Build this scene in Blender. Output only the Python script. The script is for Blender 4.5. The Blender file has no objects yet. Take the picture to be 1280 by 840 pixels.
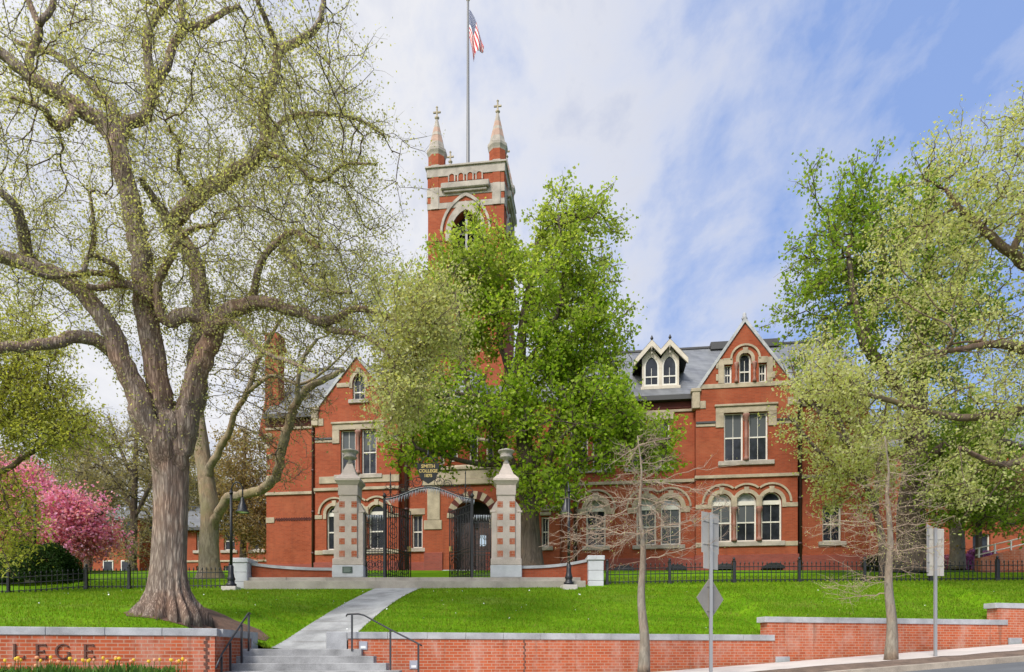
import bpy, bmesh, math, random
import numpy as np
from mathutils import Vector, Matrix
from mathutils.geometry import tessellate_polygon
from mathutils import noise as mn
PI = math.pi
R = math.radians
F = 853.33; HX = 640.0; HY = 818.0            # focal length in photo pixels, principal column, horizon row
sc = bpy.context.scene
COL = sc.collection
# ------------------------------------------------------------------ camera, sky, sun, exposure
cam = bpy.data.cameras.new('camera'); camo = bpy.data.objects.new('camera', cam); COL.objects.link(camo)
camo.location = (0, 0, 0); camo.rotation_euler = (PI/2, 0, 0)
cam.lens = 24; cam.sensor_width = 36; cam.shift_y = (HY-420)/1280; cam.clip_start = .1; cam.clip_end = 6000
sc.camera = camo
SUN_EL, SUN_AZ = 44, -28                       # degrees; azimuth from straight behind the camera, negative = from the left
W = bpy.data.worlds.new('World'); sc.world = W; W.use_nodes = True
nt = W.node_tree; nt.nodes.clear()
def N(nt, t, **k):
    n = nt.nodes.new(t)
    for a, b in k.items(): setattr(n, a, b)
    return n
def mixc(nt, a, b, f, mode='MIX'):
    m = N(nt, 'ShaderNodeMix', data_type='RGBA', blend_type=mode)
    for s, v in ((m.inputs[0], f), (m.inputs[6], a), (m.inputs[7], b)):
        if isinstance(v, bpy.types.NodeSocket): nt.links.new(v, s)
        elif isinstance(v, (int, float)): s.default_value = v
        else: s.default_value = (*v[:3], 1)
    return m.outputs[2]
def mth(nt, op, a, b=0.0, c=None, clamp=False):
    m = N(nt, 'ShaderNodeMath', operation=op, use_clamp=clamp)
    for s, v in zip(m.inputs, (a, b, c)):
        if v is None: continue
        if isinstance(v, bpy.types.NodeSocket): nt.links.new(v, s)
        else: s.default_value = v
    return m.outputs[0]
def ramp(nt, f, stops):
    r = N(nt, 'ShaderNodeValToRGB'); nt.links.new(f, r.inputs[0])
    e = r.color_ramp.elements
    while len(e) < len(stops): e.new(.5)
    for q, (p, c) in zip(e, stops):
        q.position = p
        c = (c, c, c) if isinstance(c, (int, float)) else c
        q.color = (*c[:3], 1)
    return r.outputs[0]
def noise(nt, vec, scale, detail=4, rough=.55, dist=0):
    n = N(nt, 'ShaderNodeTexNoise'); n.inputs['Scale'].default_value = scale; n.inputs['Detail'].default_value = detail
    n.inputs['Roughness'].default_value = rough; n.inputs['Distortion'].default_value = dist
    if vec is not None: nt.links.new(vec, n.inputs['Vector'])
    return n.outputs[0]
sky = N(nt, 'ShaderNodeTexSky', sky_type='NISHITA'); sky.sun_disc = False
sky.sun_elevation = R(SUN_EL); sky.sun_rotation = R(180-SUN_AZ); sky.air_density = 1.0; sky.dust_density = .6; sky.ozone_density = 2.0
tc = N(nt, 'ShaderNodeTexCoord'); sep = N(nt, 'ShaderNodeSeparateXYZ'); nt.links.new(tc.outputs['Generated'], sep.inputs[0])
zz = mth(nt, 'ADD', mth(nt, 'MAXIMUM', sep.outputs[2], 0.0), .12)
cv = N(nt, 'ShaderNodeCombineXYZ')
nt.links.new(mth(nt, 'DIVIDE', sep.outputs[0], zz), cv.inputs[0]); nt.links.new(mth(nt, 'DIVIDE', sep.outputs[1], zz), cv.inputs[1])
mp = N(nt, 'ShaderNodeMapping'); nt.links.new(cv.outputs[0], mp.inputs[0]); mp.inputs['Rotation'].default_value = (0, 0, .5); mp.inputs['Scale'].default_value = (1, .55, 1); mp.inputs['Location'].default_value = (3.3, 1.7, 0)
n1 = noise(nt, mp.outputs[0], 1.1, 8, .55, .15)
n2 = noise(nt, mp.outputs[0], 5.5, 9, .6, .15)
# the cloud bank thins towards the right (east)
bank = mth(nt, 'MULTIPLY_ADD', sep.outputs[0], -.82, .57)
cf = mth(nt, 'ADD', mth(nt, 'MULTIPLY_ADD', n2, 1.5, -.75), mth(nt, 'ADD', mth(nt, 'MULTIPLY_ADD', n1, 1.1, -.55), bank))
cfac = ramp(nt, cf, [(.08, .06), (.30, .38), (.48, .72), (.66, 1)])
ctone = ramp(nt, mth(nt, 'ADD', mth(nt, 'MULTIPLY', n1, .4), mth(nt, 'MULTIPLY', n2, .6)), [(.36, (4.5, 4.5, 4.6)), (.50, (4.0, 4.05, 4.3)), (.62, (3.0, 3.2, 3.85))])
sd = (math.cos(R(SUN_EL))*math.sin(R(SUN_AZ)), -math.cos(R(SUN_EL))*math.cos(R(SUN_AZ)), math.sin(R(SUN_EL)))
dt = N(nt, 'ShaderNodeVectorMath', operation='DOT_PRODUCT'); nt.links.new(tc.outputs['Generated'], dt.inputs[0]); dt.inputs[1].default_value = sd
glow = mth(nt, 'MULTIPLY_ADD', mth(nt, 'POWER', mth(nt, 'MAXIMUM', dt.outputs['Value'], 0.0), 2.0), 2.6, 1.0)
gl3 = N(nt, 'ShaderNodeCombineXYZ')
for k_ in range(3): nt.links.new(glow, gl3.inputs[k_])
ctone = mixc(nt, ctone, gl3.outputs[0], 1.0, 'MULTIPLY')
skyc = mixc(nt, (.9, .9, .9), sky.outputs[0], 1.0, 'MULTIPLY')
skyc = mixc(nt, skyc, (1.25, 2.0, 4.1), .75)
bg = N(nt, 'ShaderNodeBackground'); bg.inputs[1].default_value = .10
nt.links.new(mixc(nt, skyc, ctone, cfac), bg.inputs[0])
wo = N(nt, 'ShaderNodeOutputWorld'); nt.links.new(bg.outputs[0], wo.inputs[0])
sun = bpy.data.lights.new('sun', 'SUN'); sun.energy = 1.5; sun.angle = R(11); sun.color = (1, .95, .87)
suno = bpy.data.objects.new('sun', sun); COL.objects.link(suno)
suno.rotation_euler = (R(90-SUN_EL), 0, R(SUN_AZ))
sc.view_settings.view_transform = 'Standard'; sc.view_settings.look = 'None'; sc.view_settings.gamma = 1; sc.view_settings.use_curve_mapping = False
sc.view_settings.exposure = 1.06
sc.cycles.max_bounces = 6; sc.cycles.transparent_max_bounces = 4
rnd = random.Random(7)
# ------------------------------------------------------------------ helpers
def P(x, y, D): return Vector(((x-HX)/F*D, D, (HY-y)/F*D))
def tag(o, label=None, cat=None, group=None, kind=None):
    for k, v in (('label', label), ('category', cat), ('group', group), ('kind', kind)):
        if v: o[k] = v
    return o
def thing(name, label, cat, loc=(0, 0, 0), rz=0, group=None):
    o = bpy.data.objects.new(name, None); COL.objects.link(o); o.empty_display_size = .2
    o.location = loc; o.rotation_euler = (0, 0, rz)
    return tag(o, label, cat, group)
def copy_tree(o, parent=None):
    c = o.copy(); COL.objects.link(c)
    if parent: c.parent = parent
    for ch in list(o.children): copy_tree(ch, c)
    return c
class MB:
    def __init__(s): s.v = []; s.f = []; s.m = []; s.sm = []; s.uv = None
    def add(s, vs, fs, mi=0, smooth=False):
        b = len(s.v); s.v.extend([tuple(q) for q in vs])
        for f in fs: s.f.append([b+i for i in f]); s.m.append(mi); s.sm.append(smooth)
        return s
    def box(s, x0, x1, y0, y1, z0, z1, mi=0):
        vs = [(x, y, z) for z in (z0, z1) for y in (y0, y1) for x in (x0, x1)]
        return s.add(vs, [(0, 2, 3, 1), (4, 5, 7, 6), (0, 1, 5, 4), (2, 6, 7, 3), (0, 4, 6, 2), (1, 3, 7, 5)], mi)
    def bbox(s, x0, x1, y0, y1, z0, z1, b=.01, mi=0):          # box with chamfered edges
        bm = bmesh.new(); bmesh.ops.create_cube(bm, size=1)
        for v in bm.verts: v.co = ((x0+x1)/2+v.co.x*(x1-x0), (y0+y1)/2+v.co.y*(y1-y0), (z0+z1)/2+v.co.z*(z1-z0))
        bmesh.ops.bevel(bm, geom=bm.edges[:], offset=b, segments=1, affect='EDGES')
        bm.verts.index_update()
        s.add([v.co for v in bm.verts], [[v.index for v in f.verts] for f in bm.faces], mi); bm.free(); return s
    def frustum(s, cx, cy, z0, z1, a0, b0, a1, b1, mi=0):      # half sizes bottom/top
        vs = [(cx-a0, cy-b0, z0), (cx+a0, cy-b0, z0), (cx+a0, cy+b0, z0), (cx-a0, cy+b0, z0), (cx-a1, cy-b1, z1), (cx+a1, cy-b1, z1), (cx+a1, cy+b1, z1), (cx-a1, cy+b1, z1)]
        return s.add(vs, [(3, 2, 1, 0), (4, 5, 6, 7), (0, 1, 5, 4), (1, 2, 6, 5), (2, 3, 7, 6), (3, 0, 4, 7)], mi)
    def prism(s, poly, y0, y1, mi=0):                          # poly in (x, z), extruded along y
        n = len(poly); vs = [(x, y0, z) for x, z in poly]+[(x, y1, z) for x, z in poly]
        tr = tessellate_polygon([[Vector((x, z, 0)) for x, z in poly]])
        fs = [t for t in tr]+[tuple(n+i for i in reversed(t)) for t in tr]+[(i, (i+1) % n, n+(i+1) % n, n+i) for i in range(n)]
        return s.add(vs, fs, mi)
    def ring(s, a, b, y0, y1, mi=0, closed=True):              # strip between two equal outlines (x,z)
        n = len(a); m = n if closed else n-1
        vs = [(x, y0, z) for x, z in a]+[(x, y0, z) for x, z in b]+[(x, y1, z) for x, z in a]+[(x, y1, z) for x, z in b]
        fs = []
        for i in range(m):
            j = (i+1) % n
            fs += [(i, j, n+j, n+i), (i, 2*n+i, 2*n+j, j), (n+i, n+j, 3*n+j, 3*n+i), (2*n+i, 3*n+i, 3*n+j, 2*n+j)]
        if not closed: fs += [(0, n, 3*n, 2*n), (n-1, 3*n-1, 4*n-1, 2*n-1)]
        return s.add(vs, fs, mi)
    def holed(s, outer, holes, y0, depth, mi=0):               # wall face with openings and their reveals
        loops = [outer]+holes
        flat = [p for l in loops for p in l]
        tr = tessellate_polygon([[Vector((x, z, 0)) for x, z in l] for l in loops])
        s.add([(x, y0, z) for x, z in flat], tr, mi)
        for l in holes:
            n = len(l)
            s.add([(x, y0, z) for x, z in l]+[(x, y0+depth, z) for x, z in l], [(i, (i+1) % n, n+(i+1) % n, n+i) for i in range(n)], mi)
        return s
    def tube(s, pts, r, n=8, mi=0, cap=True, smooth=True, closed=False):
        pts = [Vector(p) for p in pts]; k = len(pts)
        rr = r if isinstance(r, (list, tuple, np.ndarray)) else [r]*k
        t0 = (pts[1]-pts[0]).normalized(); up = Vector((0, 0, 1)) if abs(t0.z) < .9 else Vector((1, 0, 0))
        u = t0.cross(up).normalized(); vs = []
        for i, p in enumerate(pts):
            if closed: t = pts[(i+1) % k]-pts[i-1]
            else: t = pts[min(i+1, k-1)]-pts[max(i-1, 0)]
            if t.length < 1e-9: t = t0
            t = t.normalized(); u = (u-t*u.dot(t)); u = u.normalized() if u.length > 1e-6 else t.orthogonal().normalized(); w = t.cross(u)
            for j in range(n):
                a = 2*PI*j/n; vs.append(p+(u*math.cos(a)+w*math.sin(a))*rr[i])
        fs = [(i*n+j, i*n+(j+1) % n, (i+1)*n+(j+1) % n, (i+1)*n+j) for i in range(k-1) for j in range(n)]
        if closed: fs += [((k-1)*n+j, (k-1)*n+(j+1) % n, (j+1) % n, j) for j in range(n)]
        elif cap: fs += [tuple(range(n-1, -1, -1)), tuple((k-1)*n+j for j in range(n))]
        return s.add(vs, fs, mi, smooth)
    def lathe(s, prof, cx=0, cy=0, z=0, n=16, mi=0, smooth=True, rot=0):
        k = len(prof); vs = []
        for r, h in prof:
            for j in range(n):
                a = 2*PI*j/n+rot; vs.append((cx+r*math.cos(a), cy+r*math.sin(a), z+h))
        fs = [(i*n+j, i*n+(j+1) % n, (i+1)*n+(j+1) % n, (i+1)*n+j) for i in range(k-1) for j in range(n)]
        fs += [tuple(range(n-1, -1, -1)), tuple((k-1)*n+j for j in range(n))]
        return s.add(vs, fs, mi, smooth)
    def loop(s, c, rad, r, axis='y', n=14, mi=0, a0=0, a1=2*PI):
        full = abs(a1-a0-2*PI) < 1e-6; pts = []
        for i in range(n if full else n+1):
            a = a0+(a1-a0)*i/n; x, z = rad*math.cos(a), rad*math.sin(a)
            pts.append((c[0]+x, c[1], c[2]+z) if axis == 'y' else (c[0], c[1]+x, c[2]+z))
        return s.tube(pts, r, 5, mi, closed=full)
    def build(s, name, mats, parent=None, loc=None, rz=0):
        me = bpy.data.meshes.new(name); me.from_pydata(s.v, [], s.f)
        mats = mats if isinstance(mats, (list, tuple)) else [mats]
        for m in mats: me.materials.append(m)
        me.polygons.foreach_set('material_index', s.m); me.polygons.foreach_set('use_smooth', s.sm)
        bm = bmesh.new(); bm.from_mesh(me); bmesh.ops.recalc_face_normals(bm, faces=bm.faces[:]); bm.to_mesh(me); bm.free()
        o = bpy.data.objects.new(name, me); COL.objects.link(o)
        if parent: o.parent = parent
        if loc is not None: o.location = loc
        if rz: o.rotation_euler = (0, 0, rz)
        return o
def np_mesh(name, v, f, mats, parent=None, smooth=False, mi=None):
    k = f.shape[1]; me = bpy.data.meshes.new(name)
    me.vertices.add(len(v)); me.vertices.foreach_set('co', v.astype(np.float32).ravel())
    me.loops.add(f.size); me.loops.foreach_set('vertex_index', f.astype(np.int32).ravel())
    me.polygons.add(len(f)); me.polygons.foreach_set('loop_start', np.arange(0, f.size, k, dtype=np.int32))
    try: me.polygons.foreach_set('loop_total', np.full(len(f), k, dtype=np.int32))
    except Exception: pass
    for m in (mats if isinstance(mats, (list, tuple)) else [mats]): me.materials.append(m)
    if smooth: me.polygons.foreach_set('use_smooth', np.ones(len(f), dtype=bool))
    if mi is not None: me.polygons.foreach_set('material_index', mi.astype(np.int32))
    me.update(calc_edges=True); me.validate()
    o = bpy.data.objects.new(name, me); COL.objects.link(o)
    if parent: o.parent = parent
    return o
# ------------------------------------------------------------------ materials
M = {}
def mat(name, col=(.5, .5, .5), rough=.7, metal=0, spec=None, build=None, bump=None):
    m = bpy.data.materials.new(name); m.use_nodes = True; nt = m.node_tree; b = nt.nodes['Principled BSDF']
    b.inputs['Base Color'].default_value = (*col, 1); b.inputs['Roughness'].default_value = rough; b.inputs['Metallic'].default_value = metal
    if spec is not None: b.inputs['Specular IOR Level'].default_value = spec
    if build: build(nt, b)
    M[name] = m; return m
def coord(nt, kind='Object'): return N(nt, 'ShaderNodeTexCoord').outputs[kind]
def bumpto(nt, b, h, strength=.3, dist=.02):
    n = N(nt, 'ShaderNodeBump'); n.inputs['Strength'].default_value = strength; n.inputs['Distance'].default_value = dist
    nt.links.new(h, n.inputs['Height']); nt.links.new(n.outputs[0], b.inputs['Normal'])
def wallvec(nt):
    s = N(nt, 'ShaderNodeSeparateXYZ'); nt.links.new(coord(nt), s.inputs[0]); c = N(nt, 'ShaderNodeCombineXYZ')
    nt.links.new(mth(nt, 'ADD', s.outputs[0], s.outputs[1]), c.inputs[0]); nt.links.new(s.outputs[2], c.inputs[1]); return c.outputs[0]
def brick(c1, c2, mort, msize=.012, stain=.35, pale=None, big=.7, streak=0):
    def f(nt, b):
        v = wallvec(nt)
        t = N(nt, 'ShaderNodeTexBrick'); nt.links.new(v, t.inputs['Vector'])
        t.inputs['Scale'].default_value = 1; t.inputs['Brick Width'].default_value = .215; t.inputs['Row Height'].default_value = .075
        t.inputs['Mortar Size'].default_value = msize; t.inputs['Mortar Smooth'].default_value = .2; t.inputs['Bias'].default_value = -.1
        t.inputs['Color1'].default_value = (*c1, 1); t.inputs['Color2'].default_value = (*c2, 1); t.inputs['Mortar'].default_value = (*mort, 1)
        n = noise(nt, v, big, 6, .6, .3)
        c = mixc(nt, t.outputs[0], mixc(nt, t.outputs[0], (.62, .55, .5), 1, 'MULTIPLY'), ramp(nt, n, [(.42, 0), (.7, stain)]))
        if pale:
            sv = N(nt, 'ShaderNodeMapping'); nt.links.new(v, sv.inputs[0]); sv.inputs['Scale'].default_value = (1.3, .55, 1); sv.inputs['Location'].default_value = (7, 2, 0)
            n3 = noise(nt, sv.outputs[0], 1.6, 7, .7, .4)
            c = mixc(nt, c, pale, ramp(nt, n3, [(.48, 0), (.60, .26), (.72, .6)]))
            sv2 = N(nt, 'ShaderNodeMapping'); nt.links.new(v, sv2.inputs[0]); sv2.inputs['Scale'].default_value = (3.2, .25, 1)
            n4 = noise(nt, sv2.outputs[0], 1.5, 5, .6)
            c = mixc(nt, c, (.12, .07, .05), ramp(nt, n4, [(.57, 0), (.70, .5)]))
        if streak:
            sv = N(nt, 'ShaderNodeMapping'); nt.links.new(v, sv.inputs[0]); sv.inputs['Scale'].default_value = (2.4, .22, 1)
            c = mixc(nt, c, (.16, .05, .03), ramp(nt, noise(nt, sv.outputs[0], 1.3, 6, .65), [(.52, 0), (.74, streak)]))
            c = mixc(nt, c, (.37, .125, .060), ramp(nt, noise(nt, v, .5, 7, .65, .5), [(.52, 0), (.72, streak)]))
        nt.links.new(c, b.inputs['Base Color']); bumpto(nt, b, t.outputs['Fac'], -.4, .01)
    return f
def speck(c, amt=.25, scale=3, c2=None, bump=.15, fine=40):
    def f(nt, b):
        v = coord(nt); n = noise(nt, v, scale, 8, .6); n2 = noise(nt, v, fine, 3, .6)
        d = c2 or tuple(q*(1-amt*1.6) for q in c)
        k = mth(nt, 'ADD', mth(nt, 'MULTIPLY', n, .7), mth(nt, 'MULTIPLY', n2, .3))
        nt.links.new(ramp(nt, k, [(.36, d), (.62, c)]), b.inputs['Base Color']); bumpto(nt, b, n2, bump, .01)
    return f
def bark(c, d, sc_=(9, 9, 1.6), moss=None, strength=.8, dist=.05, stripe=1.0, ridged=False):
    def f(nt, b):
        g = coord(nt); mp = N(nt, 'ShaderNodeMapping'); nt.links.new(g, mp.inputs[0]); mp.inputs['Scale'].default_value = sc_
        n = noise(nt, mp.outputs[0], stripe, 9, .68, .8); n2 = noise(nt, g, .9, 4, .6)
        if ridged:
            vo = N(nt, 'ShaderNodeTexVoronoi', feature='DISTANCE_TO_EDGE'); vo.inputs['Scale'].default_value = 1.25
            wv = N(nt, 'ShaderNodeVectorMath', operation='MULTIPLY_ADD'); nn_ = N(nt, 'ShaderNodeTexNoise'); nn_.inputs['Scale'].default_value = 1.2; nn_.inputs['Detail'].default_value = 6; nt.links.new(mp.outputs[0], nn_.inputs['Vector'])
            nt.links.new(nn_.outputs['Color'], wv.inputs[0]); wv.inputs[1].default_value = (1.5, 1.5, 1.5); nt.links.new(mp.outputs[0], wv.inputs[2]); nt.links.new(wv.outputs[0], vo.inputs['Vector'])
            n = mth(nt, 'ADD', mth(nt, 'MULTIPLY', n, .62), mth(nt, 'MULTIPLY', mth(nt, 'MINIMUM', vo.outputs['Distance'], .32), .75))
        col = ramp(nt, n, [(.34, d), (.5, tuple((a+q)/2 for a, q in zip(c, d))), (.66, c)])
        col = mixc(nt, col, mixc(nt, col, (1.18, .92, .78), 1, 'MULTIPLY'), ramp(nt, n2, [(.45, 0), (.7, 1)]))
        if moss: col = mixc(nt, col, moss, ramp(nt, noise(nt, g, 1.7, 6, .65), [(.48, 0), (.66, .6)]))
        nt.links.new(col, b.inputs['Base Color']); bumpto(nt, b, n, strength, dist)
    return f
def leaf(name, cols, trans=.35, rough=.55):
    m = bpy.data.materials.new(name); m.use_nodes = True; nt = m.node_tree; b = nt.nodes['Principled BSDF']; out = nt.nodes['Material Output']
    g = N(nt, 'ShaderNodeNewGeometry'); k = len(cols)
    c = ramp(nt, g.outputs['Random Per Island'], [(i/(k-1), q) for i, q in enumerate(cols)])
    nt.links.new(c, b.inputs['Base Color']); b.inputs['Roughness'].default_value = rough; b.inputs['Specular IOR Level'].default_value = .06
    t = N(nt, 'ShaderNodeBsdfTranslucent'); nt.links.new(mixc(nt, c, (1.25, 1.2, .6), 1, 'MULTIPLY'), t.inputs[0])
    mx = N(nt, 'ShaderNodeMixShader'); mx.inputs[0].default_value = trans+.12
    nt.links.new(b.outputs[0], mx.inputs[1]); nt.links.new(t.outputs[0], mx.inputs[2]); nt.links.new(mx.outputs[0], out.inputs[0])
    M[name] = m; return m
mat('hall_brick', rough=.9, spec=.12, build=brick((.33, .076, .033), (.25, .054, .024), (.25, .10, .06), .008, .5, streak=.5))
mat('plinth_brick', rough=.85, build=brick((.27, .055, .034), (.21, .042, .028), (.2, .08, .06), .008, .5))
mat('wall_brick', rough=.9, spec=.12, build=brick((.46, .105, .042), (.34, .072, .03), (.42, .24, .16), .010, .25, (.50, .34, .27)))
mat('dark_brick', rough=.9, build=speck((.10, .02, .014), .3))
mat('pin_brick', rough=.85, build=speck((.42, .27, .20), .2, 3))
mat('stone', rough=.85, spec=.2, build=speck((.44, .365, .26), .28, 1.8))
mat('pale_stone', rough=.85, spec=.2, build=speck((.43, .375, .315), .28, 1.6))
mat('pier_stone', rough=.75, build=speck((.59, .49, .41), .24, 1.3))
mat('pier_base', rough=.75, build=speck((.50, .50, .50), .15, 3))
mat('granite', rough=.75, build=speck((.43, .43, .43), .3, 1.6, None, .2, 60))
mat('step_stone', rough=.8, build=speck((.35, .345, .335), .36, 1.6, None, .2, 60))
mat('flagstone', rough=.85, build=speck((.40, .40, .39), .33, 1.2, None, .2, 45))
mat('platform_stone', rough=.85, build=speck((.43, .38, .31), .25, 1.2, None, .2, 45))
mat('concrete', rough=.9, build=speck((.56, .50, .45), .15, 1.0, None, .15, 50))
mat('kerb_stone', rough=.9, build=speck((.42, .35, .27), .3, 1.5, None, .3, 40))
mat('asphalt', rough=.9, build=speck((.13, .135, .14), .25, .8, None, .3, 90))
mat('soil', rough=1, build=speck((.17, .115, .08), .45, 3, (.075, .05, .035), .9, 26))
mat('mulch', rough=1, build=speck((.15, .085, .055), .45, 4, (.06, .035, .024), 1, 30))
mat('bed_soil', (.05, .035, .025), 1)
def slate(nt, b):
    v = wallvec(nt); t = N(nt, 'ShaderNodeTexBrick'); s = N(nt, 'ShaderNodeMapping'); nt.links.new(v, s.inputs[0]); nt.links.new(s.outputs[0], t.inputs['Vector'])
    t.inputs['Scale'].default_value = 1; t.inputs['Brick Width'].default_value = .34; t.inputs['Row Height'].default_value = .17; t.inputs['Mortar Size'].default_value = .012
    t.inputs['Color1'].default_value = (.155, .16, .17, 1); t.inputs['Color2'].default_value = (.10, .105, .112, 1); t.inputs['Mortar'].default_value = (.07, .07, .075, 1)
    c = mixc(nt, t.outputs[0], (.21, .215, .21), ramp(nt, noise(nt, v, .8, 6, .6), [(.4, 0), (.7, .6)]))
    nt.links.new(c, b.inputs['Base Color']); bumpto(nt, b, t.outputs['Fac'], -.4, .02)
mat('slate', rough=.5, build=slate)
mat('gutter', (.035, .033, .03), .5)
mat('downpipe', (.055, .025, .02), .5)
mat('white_paint', rough=.5, build=speck((.66, .62, .54), .1, 3))
mat('cream_paint', rough=.55, build=speck((.54, .47, .37), .16, 3))
def glass(nt, b):
    n = noise(nt, coord(nt), 2.2, 3, .5)
    nt.links.new(ramp(nt, n, [(.35, (.012, .014, .018)), (.65, (.03, .034, .042))]), b.inputs['Base Color'])
    bumpto(nt, b, noise(nt, coord(nt), 1.1, 1), .12, .05)
mat('glass', rough=.05, spec=.22, build=glass)
mat('window_blind', (.075, .082, .085), .5, spec=.2)
mat('pale_glass', rough=.1, spec=.6, build=speck((.42, .43, .42), .4, 4, (.20, .21, .22), 0))
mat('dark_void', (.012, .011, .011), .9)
mat('iron', (.012, .012, .013), .42)
mat('frost', rough=.5, build=speck((.42, .44, .46), .2, 8))
mat('gold', (.62, .45, .16), .4, .3)
mat('sign_paper', (.5, .62, .8), .5)
mat('bronze', (.055, .075, .06), .45, .4)
mat('plaque_letters', (.2, .24, .2), .5, .4)
mat('rust_letters', rough=.8, build=speck((.14, .055, .034), .3, 8))
mat('rail_steel', (.035, .035, .04), .4, .3)
mat('lamp_steel', (.38, .38, .42), .4, .3)
mat('lens', (.75, .75, .72), .3)
mat('sign_metal', rough=.6, spec=.25, build=speck((.31, .28, .235), .12, 3, None, 0))
mat('pale_sign', rough=.6, spec=.25, build=speck((.43, .40, .345), .08, 3, None, 0))
mat('post_steel', (.25, .25, .25), .6, .1)
mat('lamp_iron', (.010, .010, .012), .4)
mat('pole_metal', (.16, .155, .15), .5, .2)
mat('siding', (.72, .74, .76), .7)
mat('elm_bark', rough=.95, build=bark((.42, .34, .27), (.135, .095, .072), (14, 14, 1.5), None, 1, .05, 1.0, True))
mat('branch_bark', rough=.95, build=bark((.155, .11, .075), (.05, .032, .023), (6, 6, 2.5), (.16, .15, .06), .7, .03))
mat('plane_bark', rough=.9, build=bark((.34, .28, .19), (.12, .09, .06), (9, 9, 2), (.19, .17, .07), .8, .03))
mat('maple_bark', rough=.95, build=bark((.15, .115, .085), (.045, .034, .027), (11, 11, 1.4), None, .9, .04))
mat('maple_branch', rough=.95, build=bark((.10, .075, .05), (.04, .03, .02), (6, 6, 2.5), None, .7, .03))
mat('young_bark', rough=.9, build=bark((.27, .235, .18), (.13, .108, .08), (12, 12, 4), None, .5, .01))
mat('pale_twig', (.34, .255, .18), .9)
mat('grey_twig', (.30, .26, .20), .9)
mat('dark_twig', (.085, .06, .043), .9)
mat('olive_twig', (.25, .21, .12), .9)
leaf('elm_bud', [(.50, .51, .22), (.58, .57, .28), (.42, .43, .18), (.27, .24, .12), (.56, .58, .26)], .48)
leaf('maple_leaf', [(.21, .36, .015), (.29, .44, .03), (.38, .50, .06), (.15, .28, .012), (.44, .53, .10), (.24, .40, .02)], .5)
leaf('spring_leaf', [(.34, .44, .07), (.42, .50, .11), (.27, .38, .04), (.48, .53, .16), (.22, .33, .03)], .52)
leaf('fresh_leaf', [(.18, .32, .025), (.27, .40, .04), (.37, .47, .09), (.13, .24, .02), (.42, .46, .14)], .5)
leaf('pale_leaf', [(.52, .55, .22), (.60, .60, .30), (.44, .49, .15), (.62, .60, .35), (.42, .52, .12)], .45)
leaf('willow_leaf', [(.42, .44, .09), (.50, .50, .14), (.34, .38, .07)], .48)
leaf('brown_bud', [(.28, .19, .09), (.36, .27, .11), (.22, .15, .07), (.38, .33, .13)], .35)
leaf('olive_bud', [(.34, .29, .14), (.26, .22, .10), (.40, .36, .18)], .35)
leaf('blossom', [(.74, .24, .50), (.82, .38, .62), (.64, .16, .38), (.84, .54, .72), (.52, .13, .28)], .4)
leaf('redbud', [(.42, .14, .42), (.55, .24, .55), (.34, .10, .32)], .3)
leaf('yew_leaf', [(.022, .050, .012), (.035, .075, .018), (.016, .036, .010), (.05, .09, .02)], .15)
leaf('dark_needle', [(.03, .04, .018), (.045, .05, .02), (.02, .028, .012)], .15)
leaf('grass_blade', [(.12, .225, .012), (.155, .27, .016), (.095, .185, .010), (.20, .29, .022), (.24, .28, .045)], .3)
nt = M['grass_blade'].node_tree; b_ = nt.nodes['Principled BSDF']; src = b_.inputs['Base Color'].links[0].from_socket; g_ = coord(nt)
mp_ = N(nt, 'ShaderNodeMapping'); nt.links.new(g_, mp_.inputs[0]); mp_.inputs['Scale'].default_value = (.13, .9, .3)
c_ = mixc(nt, src, (.24, .32, .012), ramp(nt, noise(nt, mp_.outputs[0], 1.5, 6, .65, .3), [(.46, 0), (.66, .75)]))
c_ = mixc(nt, c_, (.07, .175, .004), ramp(nt, noise(nt, mp_.outputs[0], 3.1, 5, .6, .2), [(.50, 0), (.68, .7)]))
c_ = mixc(nt, c_, (.25, .22, .06), ramp(nt, noise(nt, g_, 1.1, 7, .7), [(.55, 0), (.72, .75)]))
nt.links.new(c_, b_.inputs['Base Color'])
leaf('tulip_leaf', [(.07, .17, .03), (.11, .23, .05), (.05, .12, .03), (.15, .25, .06)], .3)
leaf('tulip_yellow', [(.80, .58, .06), (.82, .66, .14)], .3)
leaf('tulip_peach', [(.80, .42, .22), (.78, .52, .34)], .3)
def lawn_m(nt, b):
    g = coord(nt); mp = N(nt, 'ShaderNodeMapping'); nt.links.new(g, mp.inputs[0]); mp.inputs['Scale'].default_value = (.16, 1.3, .6)
    n = noise(nt, mp.outputs[0], 1.1, 5, .6, .2); n2 = noise(nt, g, 9, 5, .65); n3 = noise(nt, g, .45, 4, .6)
    k = mth(nt, 'ADD', mth(nt, 'MULTIPLY', n, .6), mth(nt, 'MULTIPLY', n2, .4))
    c = ramp(nt, k, [(.36, (.06, .14, .004)), (.5, (.10, .21, .006)), (.64, (.15, .26, .01))])
    c = mixc(nt, c, (.19, .22, .05), ramp(nt, n3, [(.56, 0), (.72, .4)]))
    nt.links.new(c, b.inputs['Base Color']); bumpto(nt, b, n2, .8, .05)
mat('lawn', rough=.9, spec=.03, build=lawn_m)
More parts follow.
